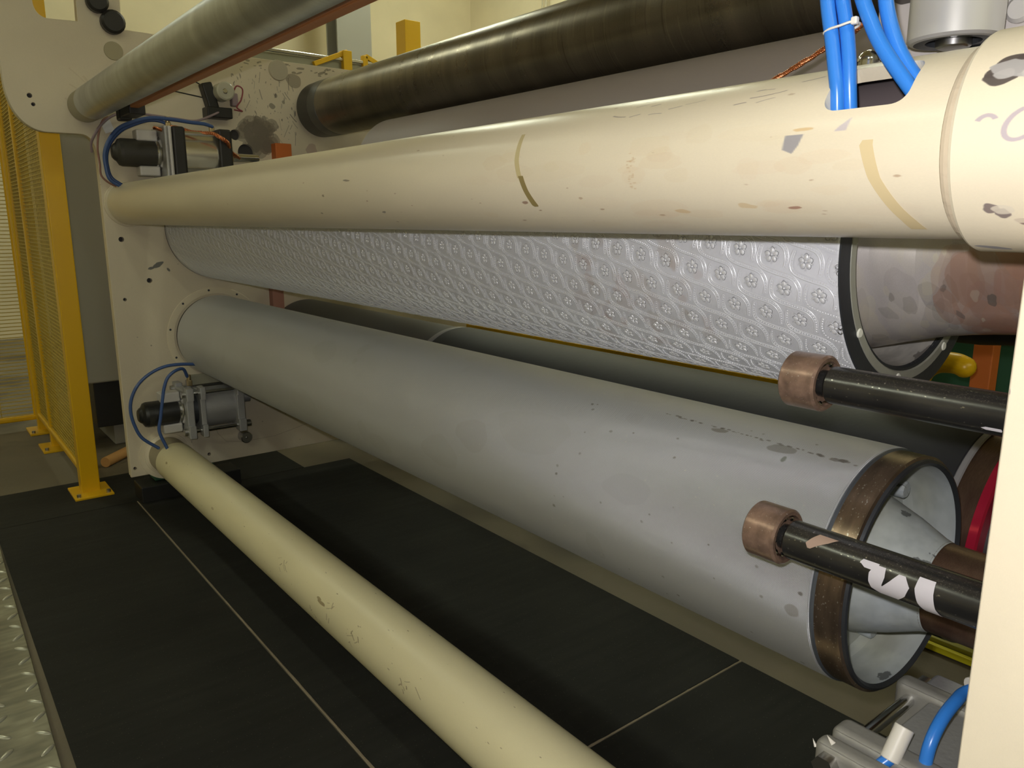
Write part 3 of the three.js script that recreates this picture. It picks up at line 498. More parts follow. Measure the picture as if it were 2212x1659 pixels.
  const pieces = [...dots.map((p) => dome(p.x, p.y, 0.00125, 0.00125, 0.0010, 0, 7)), ridge(0.0031), ridge(-0.0031), ...petals.map(([x, y, an]) => dome(x, y, 0.0043, 0.0033, 0.0017, an, 12)), dome(0, 0, 0.002, 0.002, 0.0016, 0), ...[0.95, -0.35, -1.57, -2.75, 2.2].map((an) => leaf(an, 0.0062))];
  const cell = bend(join(pieces)), spots = [], edge = [];
  for (let i = -76; i < 8; i++) for (let j = -12; j < 26; j++) {
    const dx = X0 + i * a[0] + j * c[0], th = (S0 + i * a[1] + j * c[1]) / ER;
    if (th < -2.0 || th > 0.95) continue;
    if (dx > 0.04 && dx < 3.3745) spots.push([dx, th]);
    else if (dx >= 3.3745 && dx < 3.45) for (const g of pieces) { g.computeBoundingBox(); if (g.boundingBox.max.x + dx < 3.4222) edge.push(bend(g.clone().toNonIndexed()).rotateX(-th).translate(dx, 0, 0)); }
  }
  const reliefSkin = std({ color: lin(0.80, 0.81, 0.84), metalness: 0.2, roughness: 0.36 });
  const relief = new THREE.InstancedMesh(cell, reliefSkin, spots.length), mt = new THREE.Matrix4();
  spots.forEach(([x, th], k) => { mt.makeRotationX(-th).setPosition(x, 0, 0); relief.setMatrixAt(k, mt); });
  relief.name = 'flower_relief'; relief.userData = { kind: 'stuff', label: 'raised flowers and beaded wavy lines' }; finish(relief); t.add(relief);
  part('flower_relief', edge, reliefSkin, t, 'raised flowers cut by the near edge').userData.kind = 'stuff';
  part('far_ring', lathe([[0.0035, ER + 0.0005], [0.012, ER + 0.0008]], 96), M.blackFlange, t, 'thin dark ring at the far end');
  part('end_ring', lathe([[3.4245, ER - 0.002], [3.426, ER - 0.004], [3.426, 0.212], [3.424, 0.212], [3.424, 0.192], [3.418, 0.189]], 96), M.darkRim, t, 'dark rim with pale screws');
  part('end_band', lathe([[3.4245, 0.212], [3.427, 0.211], [3.427, 0.198], [3.4245, 0.196]], 96), std({ color: lin(0.3, 0.3, 0.25), roughness: 0.5, bumpMap: fineBump, bumpScale: 0.001 }), t, 'olive worn inner band of the end face');
  for (let k = 0; k < 8; k++) { const an = k / 8 * 2 * Math.PI - 0.62; part('screw', rod(0.0075, 0.004, 14).translate(3.425, 0.207 * Math.sin(an), 0.207 * Math.cos(an)), M.screwWhite, t); }
  part('end_bore', lathe([[3.42, 0.190], [3.40, 0.188], [3.37, 0.186], [3.33, 0.178], [3.30, 0.176]], 80), M.boreSteel, t);
  part('end_web', lathe([[3.30, 0.2], [3.302, 0.16], [3.31, 0.0]], 64), M.boreSteel, t);
  part('journal', lathe([[3.31, 0.176], [3.36, 0.168], [3.42, 0.150], [3.48, 0.134], [3.52, 0.1265], [3.55, 0.1225]], 80), M.journal, t, 'pale scraped cone of the journal');
  part('shaft', lathe([[3.50, 0.1305], [3.52, 0.127], [3.55, 0.123], [3.60, 0.1185], [3.739, 0.1185], [3.739, 0]], 80), M.journal, t, 'brownish steel shaft running into the near frame');
}

// ------------------------------------------------------------------ big plain steel roller
const BY = 0.8291, BZ = -1.2376, BR = 0.204;
{
  const t = thing('steel_roller', 'large plain silver roller with finely knurled surface below the flowered one', 'roller', [0, BY, BZ]);
  const knurl = canvasTex(128, 128, (g, w, h) => { g.fillStyle = css(grey(110)); g.fillRect(0, 0, w, h); for (let i = 0; i < 8; i++) for (let j = 0; j < 8; j++) { const gr = g.createRadialGradient(i * 16 + 8, j * 16 + 8, 0, i * 16 + 8, j * 16 + 8, 8); gr.addColorStop(0, css(grey(210))); gr.addColorStop(1, css(grey(60))); g.fillStyle = gr; g.fillRect(i * 16, j * 16, 16, 16); } }, false);
  const turn = 2 * Math.PI * BR; knurl.repeat.set(1 / 0.0125, Math.round(turn / 0.0125));
  const film = canvasTex(2048, 1024, (g, w, h) => {
    const [X, Y] = marksOn(w, h, 0, 3.43);
    mottle(g, w, h, [206, 208, 212], 0.06, 9, 6);
    for (let i = 0; i < 30; i++) { g.globalAlpha = rr(0.03, 0.1); blob(g, X(rr(0.2, 3.4)), Y(rr(-60, 90)), rr(8, 40), css([150, 150, 140]), 0.7, rr(0.5, 2)); }
    for (let i = 0; i < 420; i++) { g.globalAlpha = rr(0.25, 0.8); blob(g, X(rr(0.6, 3.4)), Y(rr(-50, 80)), rr(0.4, 1.3), css([226, 226, 220]), 0.8); }
    for (let i = 0; i < 40; i++) { g.globalAlpha = rr(0.3, 0.7); blob(g, X(rr(2.8, 3.42)), Y(rr(-50, 80)), rr(0.8, 2.6), css([116, 112, 104]), 0.8); }
    g.globalAlpha = 0.55; for (let i = 0; i < 60; i++) { const x = rr(3.0, 3.42); blob(g, X(x), Y(71 - (x - 3) * 7 + rr(-0.6, 0.6)), rr(0.6, 1.8) * (x > 3.32 ? 2 : 1), css([96, 90, 82]), 0.9, 1.6); }
    blob(g, X(3.15), Y(68), 5, css([120, 112, 100]), 0.9, 2); blob(g, X(3.28), Y(66), 8, css([130, 126, 116]), 0.9, 2); blob(g, X(3.395), Y(-8), 9, css([150, 144, 136]), 0.8, 0.8); blob(g, X(3.30), Y(60), 5, css([84, 92, 70]), 0.8, 0.5);
    g.globalAlpha = 1;
  });
  film.channel = 1; film.repeat.set(1 / 3.43, 1);
  const g = lathe([[0.03, BR - 0.004], [0.034, BR], [3.421, BR], [3.4235, BR - 0.002]], 160);
  g.setAttribute('uv1', g.attributes.uv.clone());
  part('roller_shell', g, new THREE.MeshPhysicalMaterial({ map: film, color: lin(1, 1, 1), metalness: 0.68, roughness: 0.37, bumpMap: knurl, bumpScale: 0.0012, sheen: 0.6, sheenColor: lin(1, 1, 1), sheenRoughness: 0.35 }), t);
  part('edge_ring', lathe([[3.4235, BR - 0.002], [3.4265, BR - 0.001], [3.4295, BR - 0.004]], 96), std({ color: lin(0.16, 0.18, 0.21), metalness: 0.7, roughness: 0.4 }), t, 'thin blue grey edge ring');
  part('bearer_ring', lathe([[3.4295, BR - 0.004], [3.470, BR - 0.004], [3.472, BR - 0.009]], 96), M.ringBrown, t, 'wide brownish polished steel ring dusted with specks');
  part('end_lip', lathe([[3.472, BR - 0.009], [3.477, BR - 0.010], [3.4785, BR - 0.014], [3.472, BR - 0.019]], 96), M.darkRim, t, 'dark thin lip');
  part('end_recess', lathe([[3.474, BR - 0.016], [3.44, BR - 0.020], [3.40, BR - 0.023], [3.385, BR - 0.030]], 96), M.bluegrey, t);
  part('end_web', lathe([[3.385, BR - 0.028], [3.383, 0.135], [3.378, 0.132], [3.376, 0.10], [3.376, 0]], 80), M.bluegrey, t, 'pale blue grey painted end disc');
  part('hub', lathe([[3.376, 0.128], [3.42, 0.118], [3.47, 0.099], [3.515, 0.078], [3.53, 0.0735]], 72), M.bluegrey, t, 'pale painted cone round the shaft');
  part('shaft', lathe([[3.527, 0.0745], [3.53, 0.0725], [3.739, 0.0715], [3.739, 0]], 64), M.rustySteel, t, 'brown steel shaft running into the near frame');
  for (const an of [62, 140, -110, -40]) { const q = an * Math.PI / 180; part('balance_bolt', rod(0.016, 0.03, 20, 0.003).translate(3.378, 0.158 * Math.sin(q), 0.158 * Math.cos(q)), M.bluegrey, t); }
  part('far_ring', lathe([[0.0055, BR - 0.004], [0.031, BR - 0.004]], 72), M.blackFlange, t, 'black ring at the far end');
}

// ------------------------------------------------------------------ rubber pressure roller between and behind
{
  const R = 0.2334, t = thing('pressure_roller', 'dark rubber roller behind the gap between the two silver rollers, red ring at its end', 'roller', [0, 0.753, -1.72]);
  part('rubber_cover', lathe([[1.48, R - 0.016], [1.486, R - 0.003], [1.49, R], [3.405, R], [3.412, R - 0.006]], 120), M.rubber, t);
  part('grey_section', lathe([[0.006, 0], [0.006, R - 0.006], [1.484, R - 0.008], [1.486, 0]], 100), std({ color: lin(0.09, 0.088, 0.09), roughness: 0.5, metalness: 0.2 }), t, 'paler grey section towards the far end');  // far section is paler grey than the rubber cover, ending in a pale band
  part('pale_band', lathe([[1.45, R - 0.007], [1.452, R - 0.002], [1.476, R - 0.001], [1.484, R - 0.004]], 100), std({ color: lin(0.28, 0.27, 0.28), roughness: 0.4 }), t, 'pale ring at the end of the rubber');
  part('end_band', lathe([[3.406, R - 0.003], [3.409, R - 0.0005], [3.418, R - 0.0005], [3.42, R - 0.004]], 100), std({ color: lin(0.32, 0.31, 0.31), roughness: 0.45 }), t, 'pale thin ring');
  part('end_steel', lathe([[3.418, R - 0.006], [3.462, R - 0.006]], 100), M.rustySteel, t, 'mauve brown steel end');
  part('red_ring', lathe([[3.461, R - 0.008], [3.463, R - 0.004], [3.478, R - 0.004], [3.481, R - 0.010], [3.481, 0.12]], 100), M.red, t, 'crimson ring');
  part('end_shaft', lathe([[3.481, 0.19], [3.53, 0.185], [3.53, 0.06], [3.739, 0.06]], 60), M.blackFlange, t);
}

// ------------------------------------------------------------------ black roller, top left roller, mauve roller, orange bar
{
  const R = 0.1378, t = thing('spreader_roller', 'glossy dark roller with worn ring marks crossing the upper part', 'roller', [0, 1.9614, -1.8418]);
  const tex = canvasTex(2048, 512, (g, w, h) => {
    mottle(g, w, h, [120, 112, 98], 0.35, 40, 2);
    for (let i = 0; i < 900; i++) { g.globalAlpha = rr(0.05, 0.3); g.fillStyle = css(rnd() > 0.45 ? [64, 58, 50] : [168, 158, 132]); const x = Math.pow(rnd(), 0.6) * w; g.fillRect(x, rnd() * h, rr(0.5, 2.4), rr(20, 160)); }
    g.globalAlpha = 1;
  });
  tex.repeat.set(1 / 3.6, 1);
  const rough = canvasTex(1024, 256, (g, w, h) => { mottle(g, w, h, [0, 86, 0], 0.5, 60, 2); }, false); rough.repeat.set(1 / 3.6, 1);
  part('roller_shell', lathe([[0.262, R - 0.004], [0.265, R - 0.001], [3.52, R - 0.001], [3.525, R - 0.006], [3.525, 0]], 128), std({ map: tex, metalness: 0.85, roughness: 0.95, roughnessMap: rough }), t);
  part('end_cap', lathe([[0.03, R - 0.02], [0.05, R - 0.003], [0.17, R], [0.18, R]], 96), M.black, t, 'glossy black end cap');
  part('end_collar', lathe([[0.18, R], [0.262, R - 0.0005], [0.264, R - 0.004]], 96), std({ color: lin(0.07, 0.07, 0.065), roughness: 0.35 }), t, 'dark grey ring beside the end cap');
  part('shaft', [rod(0.045, 0.05, 24).translate(0.002, 0, 0), rod(0.05, 0.2, 24).translate(3.52, 0, 0)], M.blackFlange, t);
}
{
  const R = 0.0701, t = thing('guide_roller', 'brushed grey steel roller slanting across the upper left corner', 'roller', [0, 1.8934, -0.7421]);
  const tex = canvasTex(2048, 256, (g, w, h) => { mottle(g, w, h, [196, 194, 190], 0.22, 60, 2); for (let i = 0; i < 700; i++) { g.globalAlpha = rr(0.05, 0.25); g.fillStyle = css(rnd() > 0.5 ? [120, 114, 104] : [214, 208, 196]); g.fillRect(rnd() * w, rnd() * h, rr(0.5, 1.6), rr(10, 90)); } g.globalAlpha = 1; });
  tex.repeat.set(1 / 3.6, 1);
  part('roller_shell', lathe([[0.002, R - 0.006], [0.006, R - 0.001], [0.16, R - 0.001]], 96), std({ color: lin(0.34, 0.32, 0.22), metalness: 0.7, roughness: 0.36 }), t, 'duller olive end section');
  part('roller_shell', lathe([[0.16, R - 0.001], [0.161, R], [3.6, R], [3.6, 0]], 96), std({ map: tex, color: lin(0.86, 0.93, 1), metalness: 0.9, roughness: 0.33 }), t);
}
{
  const t = thing('backing_roller', 'mauve grey roller half hidden below the dark glossy roller', 'roller', [0, 1.62, -1.75]);
  part('roller_shell', lathe([[0.97, 0.18], [0.985, 0.195], [1.0, 0.2], [3.55, 0.2], [3.55, 0]], 100), M.mauve, t);
  part('shaft', lathe([[0.002, 0.07], [0.975, 0.07]], 40), M.darkRim, t);
}
{
  const t = thing('web_bar', 'orange brown bar running under the grey steel roller at upper left', 'bar', [0, 0, 0]);
  part('bar_body', bx(2.9, 0.05, 0.035, 1.86, 1.877, -0.85, 0.004), M.barOrange, t);
  part('end_clamp', [bx(0.16, 0.055, 0.065, 0.33, 1.855, -0.86, 0.006), bx(0.07, 0.05, 0.05, 0.22, 1.845, -0.85, 0.008).rotateX(0)], M.blackFlange, t, 'black clamp holding the end of the bar');
}

// ------------------------------------------------------------------ bearing wheels on shafts from the near frame
function guideWheel(label, y, z, xw, r, rw, extra) {
  const t = thing('support_roller', label, 'roller', [0, y, z], 'small bearing rollers on shafts');
  part('wheel_rim', lathe([[xw, 0.02], [xw, rw - 0.003], [xw + 0.003, rw], [xw + 0.049, rw], [xw + 0.052, rw - 0.003], [xw + 0.052, rw - 0.008], [xw + 0.044, rw - 0.009], [xw + 0.044, 0.018]], 64), M.wheelBrown, t);
  part('bearing', lathe([[xw + 0.044, 0.030], [xw + 0.048, 0.029], [xw + 0.048, 0.026], [xw + 0.046, 0.0255]], 48), M.brightSteel, t, 'bright bearing race');
  const balls = []; for (let k = 0; k < 9; k++) { const a = k / 9 * 2 * Math.PI; balls.push(new THREE.SphereGeometry(0.0042, 10, 8).translate(xw + 0.0455, 0.0278 * Math.sin(a), 0.0278 * Math.cos(a))); }
  part('bearing_ball', balls, M.brightSteel, t, 'ring of small bearing balls');
  part('shaft', lathe([[xw + 0.03, 0.018], [xw + 0.056, 0.018], [xw + 0.056, r - 0.004], [xw + 0.06, r], [3.739, r], [3.739, 0]], 64), M.shaftDark, t, 'dark polished shaft');
  if (extra) extra(t);
  return t;
}
guideWheel('upper brown bearing wheel on a dark shaft, before the flowered roller', 1.1875, -0.95, 3.418, 0.0249, 0.0379, (t) => {
  part('paint_chip', patch([[3.672, 3.688, -28], [3.667, 3.689, -33], [3.672, 3.688, -38]], 0.0249, 0.0006, 4), M.tapeWhite, t);
});
guideWheel('lower brown bearing wheel on a dark shaft with white tape scraps', 0.957, -0.95, 3.379, 0.0281, 0.0405, (t) => {
  const r = 0.0281;
  part('tape_scrap', patch([[3.485, 3.512, 64], [3.478, 3.502, 46], [3.472, 3.488, 28], [3.476, 3.480, 16]], r, 0.0005, 5), std({ color: lin(0.36, 0.25, 0.19), roughness: 0.6 }), t, 'brown scrap of tape');
  part('tape_scrap', patch([[3.552, 3.573, 38], [3.549, 3.572, 28], [3.556, 3.569, 18]], r, 0.0005, 4), M.tapeWhite, t);
  part('tape_scrap', patch([[3.569, 3.582, 34], [3.563, 3.583, 10], [3.563, 3.580, -14], [3.566, 3.588, -34], [3.575, 3.592, -46]], r, 0.0006, 5), M.tapeWhite, t);
  part('tape_scrap', patch([[3.599, 3.607, 30], [3.590, 3.614, 6], [3.578, 3.609, -22], [3.576, 3.599, -46]], r, 0.0008, 5), M.tapeWhite, t);
  part('tape_scrap', patch([[3.622, 3.641, 42], [3.620, 3.642, 10], [3.624, 3.645, -28], [3.631, 3.651, -58]], r, 0.0006, 5), M.tapeWhite, t);
});

// ------------------------------------------------------------------ pneumatic cylinders on the frames (axis along z)
function cylinder(label, [x, y], z0, dir, look) {               // z0: front face of first flange; dir 1 on the far frame, -1 mirrored
  const t = thing('pneumatic_cylinder', label, 'cylinder', [x, y, z0]);
  const dark = look === 'black', fl = dark ? M.blackFlange : M.castAlu, h = dark ? 0.232 : 0.236;
  const disc = (r, a, b, seg = 48) => alongZ(lathe([[a, 0], [a, r - 0.003], [a + 0.003, r], [b - 0.003, r], [b, r - 0.003], [b, 0]], seg));
  const lugPlate = (a, b, m, name, lab) => { // square flange with four corner lugs and cut-outs between
    const s = new THREE.Shape(), k = h / 2, n = 0.028, w = 0.052;
    const pts = [[-k, -k], [-k + w, -k], [-k + w, -k + n * 0.6], [k - w, -k + n * 0.6], [k - w, -k], [k, -k], [k, -k + w], [k - n * 0.5, -k + w], [k - n * 0.5, k - w], [k, k - w], [k, k], [k - w, k], [k - w, k - n * 0.6], [-k + w, k - n * 0.6], [-k + w, k], [-k, k], [-k, k - w], [-k + n * 0.5, k - w], [-k + n * 0.5, -k + w], [-k, -k + w]];
    pts.forEach((p, i) => (i ? s.lineTo(...p) : s.moveTo(...p))); s.closePath();
    return part(name, new THREE.ExtrudeGeometry(s, { depth: b - a - 0.008, bevelEnabled: true, bevelSize: 0.004, bevelThickness: 0.004, bevelSegments: 2 }).translate(0, 0, -(b - 0.004)), m, t, lab);
  };
  const square = (a, b, m, name, lab) => part(name, bx(h, h, b - a, 0, 0, -(a + b) / 2, 0.012), m, t, lab);
  // silencer at the front
  part('silencer', alongZ(lathe([[-0.196, 0], [-0.194, 0.026], [-0.186, 0.035], [-0.178, 0.04], [-0.168, 0.056], [-0.155, 0.0605], [-0.012, 0.0605], [-0.012, 0]], 40)), dark ? std({ color: lin(0.045, 0.042, 0.035), roughness: 0.5 }) : M.black, t, 'black silencer with a tapered tip');
  part('silencer_ring', alongZ(lathe([[-0.02, 0.0605], [-0.018, 0.064], [-0.010, 0.064], [-0.008, 0.061], [0, 0.075]], 40)), M.brightSteel, t);
  part('front_block', bx(0.07, 0.05, 0.09, 0, 0.075, 0.052, 0.008), M.whiteMetal, t, 'pale metal block above the silencer');
  part('front_block', bx(0.07, 0.045, 0.088, 0, -0.078, 0.05, 0.008), M.whiteMetal, t, 'pale metal block below the silencer');
  if (dark) {
    square(0.0, 0.016, M.castAlu, 'cover_plate'); square(0.016, 0.034, M.whiteMetal, 'cover_plate');
    square(0.034, 0.092, M.blackFlange, 'flange', 'thick black square flange'); square(0.236, 0.300, M.blackFlange, 'flange', 'thick black square flange');
    part('rod_end', alongZ(lathe([[0.3, 0.03], [0.33, 0.03], [0.33, 0.02]], 24)), M.brass, t, 'brass coloured rod collar'); part('rod_end', [disc(0.02, 0.33, 0.46, 24)], M.brightSteel, t, 'bright steel rod');
    part('barrel', disc(0.101, 0.088, 0.24, 64), std({ color: lin(0.75, 0.72, 0.64), metalness: 0.9, roughness: 0.24 }), t, 'polished cream silver barrel');
  } else {
    const plate = dir > 0 ? lugPlate : (a, b, m, name) => part(name, metric(new RoundedBoxGeometry(h, h, b - a, 5, 0.014)).translate(0, 0, -(a + b) / 2), m, t), cast = dir > 0 ? M.castAlu : M.castWorn;
    plate(0.0, 0.034, cast, 'flange'); plate(dir > 0 ? 0.064 : 0.044, 0.09, cast, 'flange'); plate(0.238, 0.276, cast, 'flange');
    part('spacer', disc(0.075, 0.03, 0.068, 40), M.darkRim, t); part('barrel', disc(0.099, 0.09, 0.248, 64), cast, t);
    part('rod_end', alongZ(lathe([[0.28, 0.034], [0.335, 0.034], [0.337, 0.03], [0.337, 0]], 6)).translate(0, 0.03, 0), M.castAlu, t);
    if (dir > 0) part('mount_plate', bx(0.03, 0.05, 0.2, -dir * 0.03, 0.135, -0.15, 0.005), std({ color: lin(0.3, 0.29, 0.22), roughness: 0.5 }), t, 'olive mounting strip over the barrel');
  }
  const k = h / 2 - 0.026;
  for (const [a, b] of [[-k, -k], [k, -k], [-k, k], [k, k]]) { part('tie_rod', bar([a, b, -0.02], [a, b, -0.29], 0.0095), M.brightSteel, t); if (!dark) { part('rod_nut', alongZ(hexHead(0.017, 0.02)).translate(a, b, -0.292), M.steel, t); part('rod_nut', alongZ(hexHead(0.017, 0.018)).translate(a, b, 0.008), M.steel, t); } }
  if (dir > 0) part('hose_fitting', [bx(0.024, 0.03, 0.024, 0, h / 2 + 0.01, -0.05, 0.004), new THREE.CylinderGeometry(0.01, 0.01, 0.03, 12).translate(0, h / 2 + 0.035, -0.05)], M.brass, t);
  if (dark) part('hose_fitting', [bx(0.022, 0.028, 0.022, 0, h / 2 + 0.008, -0.245, 0.004)], M.brass, t);
  return t;
}
cylinder('pneumatic cylinder with black flanges and polished barrel on the far frame, above the upper tube', [0.13, 1.695], -1.0, 1, 'black');
cylinder('grey cast pneumatic cylinder low on the far frame, above the lower tube', [0.13, 0.497], -0.995, 1, 'grey');
{
  const c = cylinder('grey cast pneumatic cylinder at the lower right on the near frame', [3.615, 0.557], -0.945, -1, 'grey');
  const m = std({ color: lin(0.36, 0.36, 0.34), metalness: 0.35, roughness: 0.5, bumpMap: fineBump, bumpScale: 0.001 });
  part('valve_block', bx(0.176, 0.212, 0.15, 0.026, 0, -0.163, 0.004), m, c, 'flat grey block between the end plates');
  part('bolt_head', alongZ(rod(0.03, 0.02, 24, 0.006)).translate(-0.03, 0.07, 0.02), M.castWorn, c); part('plastic_scrap', [new THREE.ConeGeometry(0.005, 0.014, 5).rotateZ(0.9).translate(-0.098, 0.122, -0.01), new THREE.ConeGeometry(0.003, 0.012, 5).rotateZ(0.5).translate(-0.121, 0.104, -0.01)], M.nylon, c, 'torn pale scrap');
  part('lug', [bx(0.05, 0.03, 0.05, -0.06, 0.10, -0.29, 0.008), bx(0.025, 0.05, 0.022, -0.02, 0.105, -0.32, 0.008), bx(0.06, 0.02, 0.03, 0.05, 0.1, -0.3, 0.006)], M.castAlu, c);
}

// ------------------------------------------------------------------ hoses and wires
const hose = (name, label, pts, r, m, cat = 'hose', group) => solo(name, capTube(pts, r, 70, 12), m, label, cat, [0, 0, 0], group);
hose('air_hose', 'blue air hose arching over the black flanged cylinder on the far frame', [[0.14, 1.545, -0.83], [0.14, 1.577, -0.785], [0.14, 1.631, -0.774], [0.14, 1.681, -0.774], [0.14, 1.733, -0.792], [0.14, 1.794, -0.84], [0.14, 1.829, -0.907], [0.14, 1.849, -0.981], [0.14, 1.849, -1.063], [0.14, 1.842, -1.156], [0.14, 1.839, -1.215], [0.14, 1.83, -1.245]], 0.0082, M.hoseDark);
hose('air_hose', 'second blue air hose close behind the one over the black flanged cylinder', [[0.12, 1.545, -0.85], [0.115, 1.585, -0.797], [0.11, 1.635, -0.786], [0.11, 1.685, -0.788], [0.11, 1.735, -0.808], [0.11, 1.788, -0.855], [0.11, 1.82, -0.915], [0.11, 1.842, -0.981], [0.12, 1.838, -1.03], [0.13, 1.825, -1.05]], 0.0075, M.hoseDark);
hose('signal_wire', 'thin mauve wire looping beside the blue hoses from under the clamp', [[0.03, 1.700, -0.745], [0.05, 1.734, -0.743], [0.08, 1.774, -0.758], [0.08, 1.81, -0.783], [0.08, 1.844, -0.82], [0.08, 1.867, -0.867], [0.08, 1.873, -0.916], [0.08, 1.868, -0.997], [0.08, 1.861, -1.101], [0.08, 1.858, -1.191], [0.08, 1.889, -1.27], [0.06, 1.92, -1.33]], 0.0055, M.wire, 'wire');
hose('signal_wire', 'thin reddish wire hanging down from the clamp to the upper tube end', [[0.08, 1.845, -0.815], [0.08, 1.83, -0.793], [0.08, 1.771, -0.77], [0.08, 1.704, -0.76], [0.08, 1.646, -0.763], [0.08, 1.594, -0.764], [0.08, 1.565, -0.79], [0.07, 1.55, -0.82]], 0.0042, std({ color: lin(0.34, 0.17, 0.13), roughness: 0.5 }), 'wire');
hose('air_hose', 'thin dark blue hose looping from the big plain roller to the lower tube', [[0.16, 0.718, -1.08], [0.16, 0.727, -0.995], [0.16, 0.722, -0.926], [0.16, 0.692, -0.856], [0.16, 0.648, -0.806], [0.16, 0.584, -0.773], [0.16, 0.525, -0.766], [0.16, 0.459, -0.777], [0.16, 0.398, -0.802], [0.16, 0.335, -0.87]], 0.0075, M.hoseDark);
hose('air_hose', 'thin dark blue hose dropping past the black silencer into the lower tube', [[0.14, 0.66, -1.035], [0.17, 0.705, -1.01], [0.2, 0.702, -0.962], [0.2, 0.676, -0.931], [0.2, 0.632, -0.912], [0.2, 0.573, -0.899], [0.2, 0.489, -0.883], [0.2, 0.43, -0.872], [0.2, 0.335, -0.90]], 0.0075, M.hoseDark);
function braid(label, pts, r) {
  const c = new THREE.CatmullRomCurve3(pts.map((p) => V(...p)), false, 'centripetal'), fr = c.computeFrenetFrames(200), gs = [];
  for (let k = 0; k < 5; k++) { const q = []; for (let i = 0; i <= 200; i += 2) { const p = c.getPointAt(i / 200), a = i * 0.42 + k * 1.2566, w = r * (0.8 + 0.25 * Math.sin(i * 0.7 + k * 2)); q.push(p.clone().addScaledVector(fr.normals[i], w * Math.cos(a)).addScaledVector(fr.binormals[i], w * Math.sin(a))); } gs.push(new THREE.TubeGeometry(new THREE.CatmullRomCurve3(q), 220, r * 0.45, 5)); }
  return solo('copper_wire', gs, M.copper, label, 'wire');
}
braid('loose copper braid trailing over the black flanged cylinder', [[0.22, 1.80, -0.966], [0.2, 1.792, -1.015], [0.16, 1.815, -1.07], [0.2, 1.792, -1.14], [0.25, 1.787, -1.212], [0.27, 1.752, -1.264], [0.2, 1.716, -1.304], [0.16, 1.698, -1.346], [0.1, 1.687, -1.40]], 0.007);
braid('copper braid hanging between the dark glossy roller and the upper tube by the blue hoses', [[3.10, 1.618, -1.25], [3.155, 1.641, -1.25], [3.184, 1.652, -1.25], [3.207, 1.661, -1.25], [3.226, 1.668, -1.25], [3.257, 1.682, -1.25], [3.291, 1.693, -1.25], [3.31, 1.705, -1.25]], 0.0036);
{
  const near = (label, pts, r = 0.0075) => hose('air_hose', label, pts, r, M.hose);
  near('leftmost of the four blue hoses in the oblong slot', [[3.53, 1.46, -0.845], [3.528, 1.50, -0.822], [3.527, 1.537, -0.815], [3.523, 1.557, -0.815], [3.519, 1.577, -0.815], [3.515, 1.596, -0.815], [3.509, 1.622, -0.815], [3.495, 1.69, -0.82]]);
  near('blue hose tied to the leftmost hose in the oblong slot', [[3.54, 1.46, -0.85], [3.5375, 1.50, -0.832], [3.5365, 1.537, -0.8235], [3.5345, 1.563, -0.822], [3.531, 1.585, -0.822], [3.526, 1.609, -0.822], [3.521, 1.629, -0.822], [3.508, 1.69, -0.827]]);
  near('blue hose curving out of the right end of the oblong slot, left of that pair', [[3.64, 1.478, -0.83], [3.622, 1.505, -0.824], [3.606, 1.526, -0.82], [3.591, 1.545, -0.82], [3.576, 1.565, -0.82], [3.563, 1.585, -0.82], [3.553, 1.605, -0.82], [3.544, 1.625, -0.82], [3.522, 1.69, -0.82]]);
  near('rightmost of the four blue hoses in the oblong slot', [[3.64, 1.49, -0.845], [3.618, 1.517, -0.838], [3.602, 1.539, -0.835], [3.592, 1.552, -0.835], [3.58, 1.571, -0.835], [3.571, 1.591, -0.835], [3.565, 1.608, -0.835], [3.561, 1.624, -0.835], [3.552, 1.69, -0.84]]);
  const t = thing('cable_tie', 'white cable tie round the left pair of blue hoses', 'cable tie', [3.5235, 1.599, -0.8205]);
  const loop = []; for (let i = 0; i <= 40; i++) { const a = i / 40 * 2 * Math.PI, c = Math.cos(a), s = Math.sin(a); loop.push([0.0165 * Math.sign(c) * Math.pow(Math.abs(c), 0.6), 0.0035 * c, 0.0125 * Math.sign(s) * Math.pow(Math.abs(s), 0.6)]); }
  part('tie_strap', tube(loop, 0.0014, 80, 6), M.nylon, t); part('tie_head', [bx(0.007, 0.008, 0.007, 0.0175, 0.004, 0.006, 0.002)], M.nylon, t);
  hose('air_hose', 'blue hose curving down beside the near frame at the lower right', [[3.66, 0.75, -1.2], [3.62, 0.735, -1.131], [3.62, 0.734, -1.097], [3.62, 0.727, -1.065], [3.62, 0.714, -1.042], [3.62, 0.697, -1.027], [3.62, 0.68, -1.021], [3.62, 0.6, -1.01], [3.62, 0.5, -1.0]], 0.0088, M.hose);
  hose('air_hose', 'short blue hose ending in a nylon fitting at the bottom right', [[3.585, 0.672, -0.995], [3.575, 0.655, -0.978], [3.572, 0.63, -0.965], [3.572, 0.5, -0.93]], 0.0088, M.hose);
  solo('hose_fitting', bar([3.588, 0.71, -1.02], [3.584, 0.668, -0.993], 0.013, 16), M.nylon, 'pale nylon fitting at the top of the short blue hose', 'fitting');
  solo('hose_fitting', bar([3.62, 0.738, -1.145], [3.64, 0.745, -1.19], 0.013, 16), M.nylon, 'pale nylon fitting where the lower right hose meets the near frame', 'fitting');
}

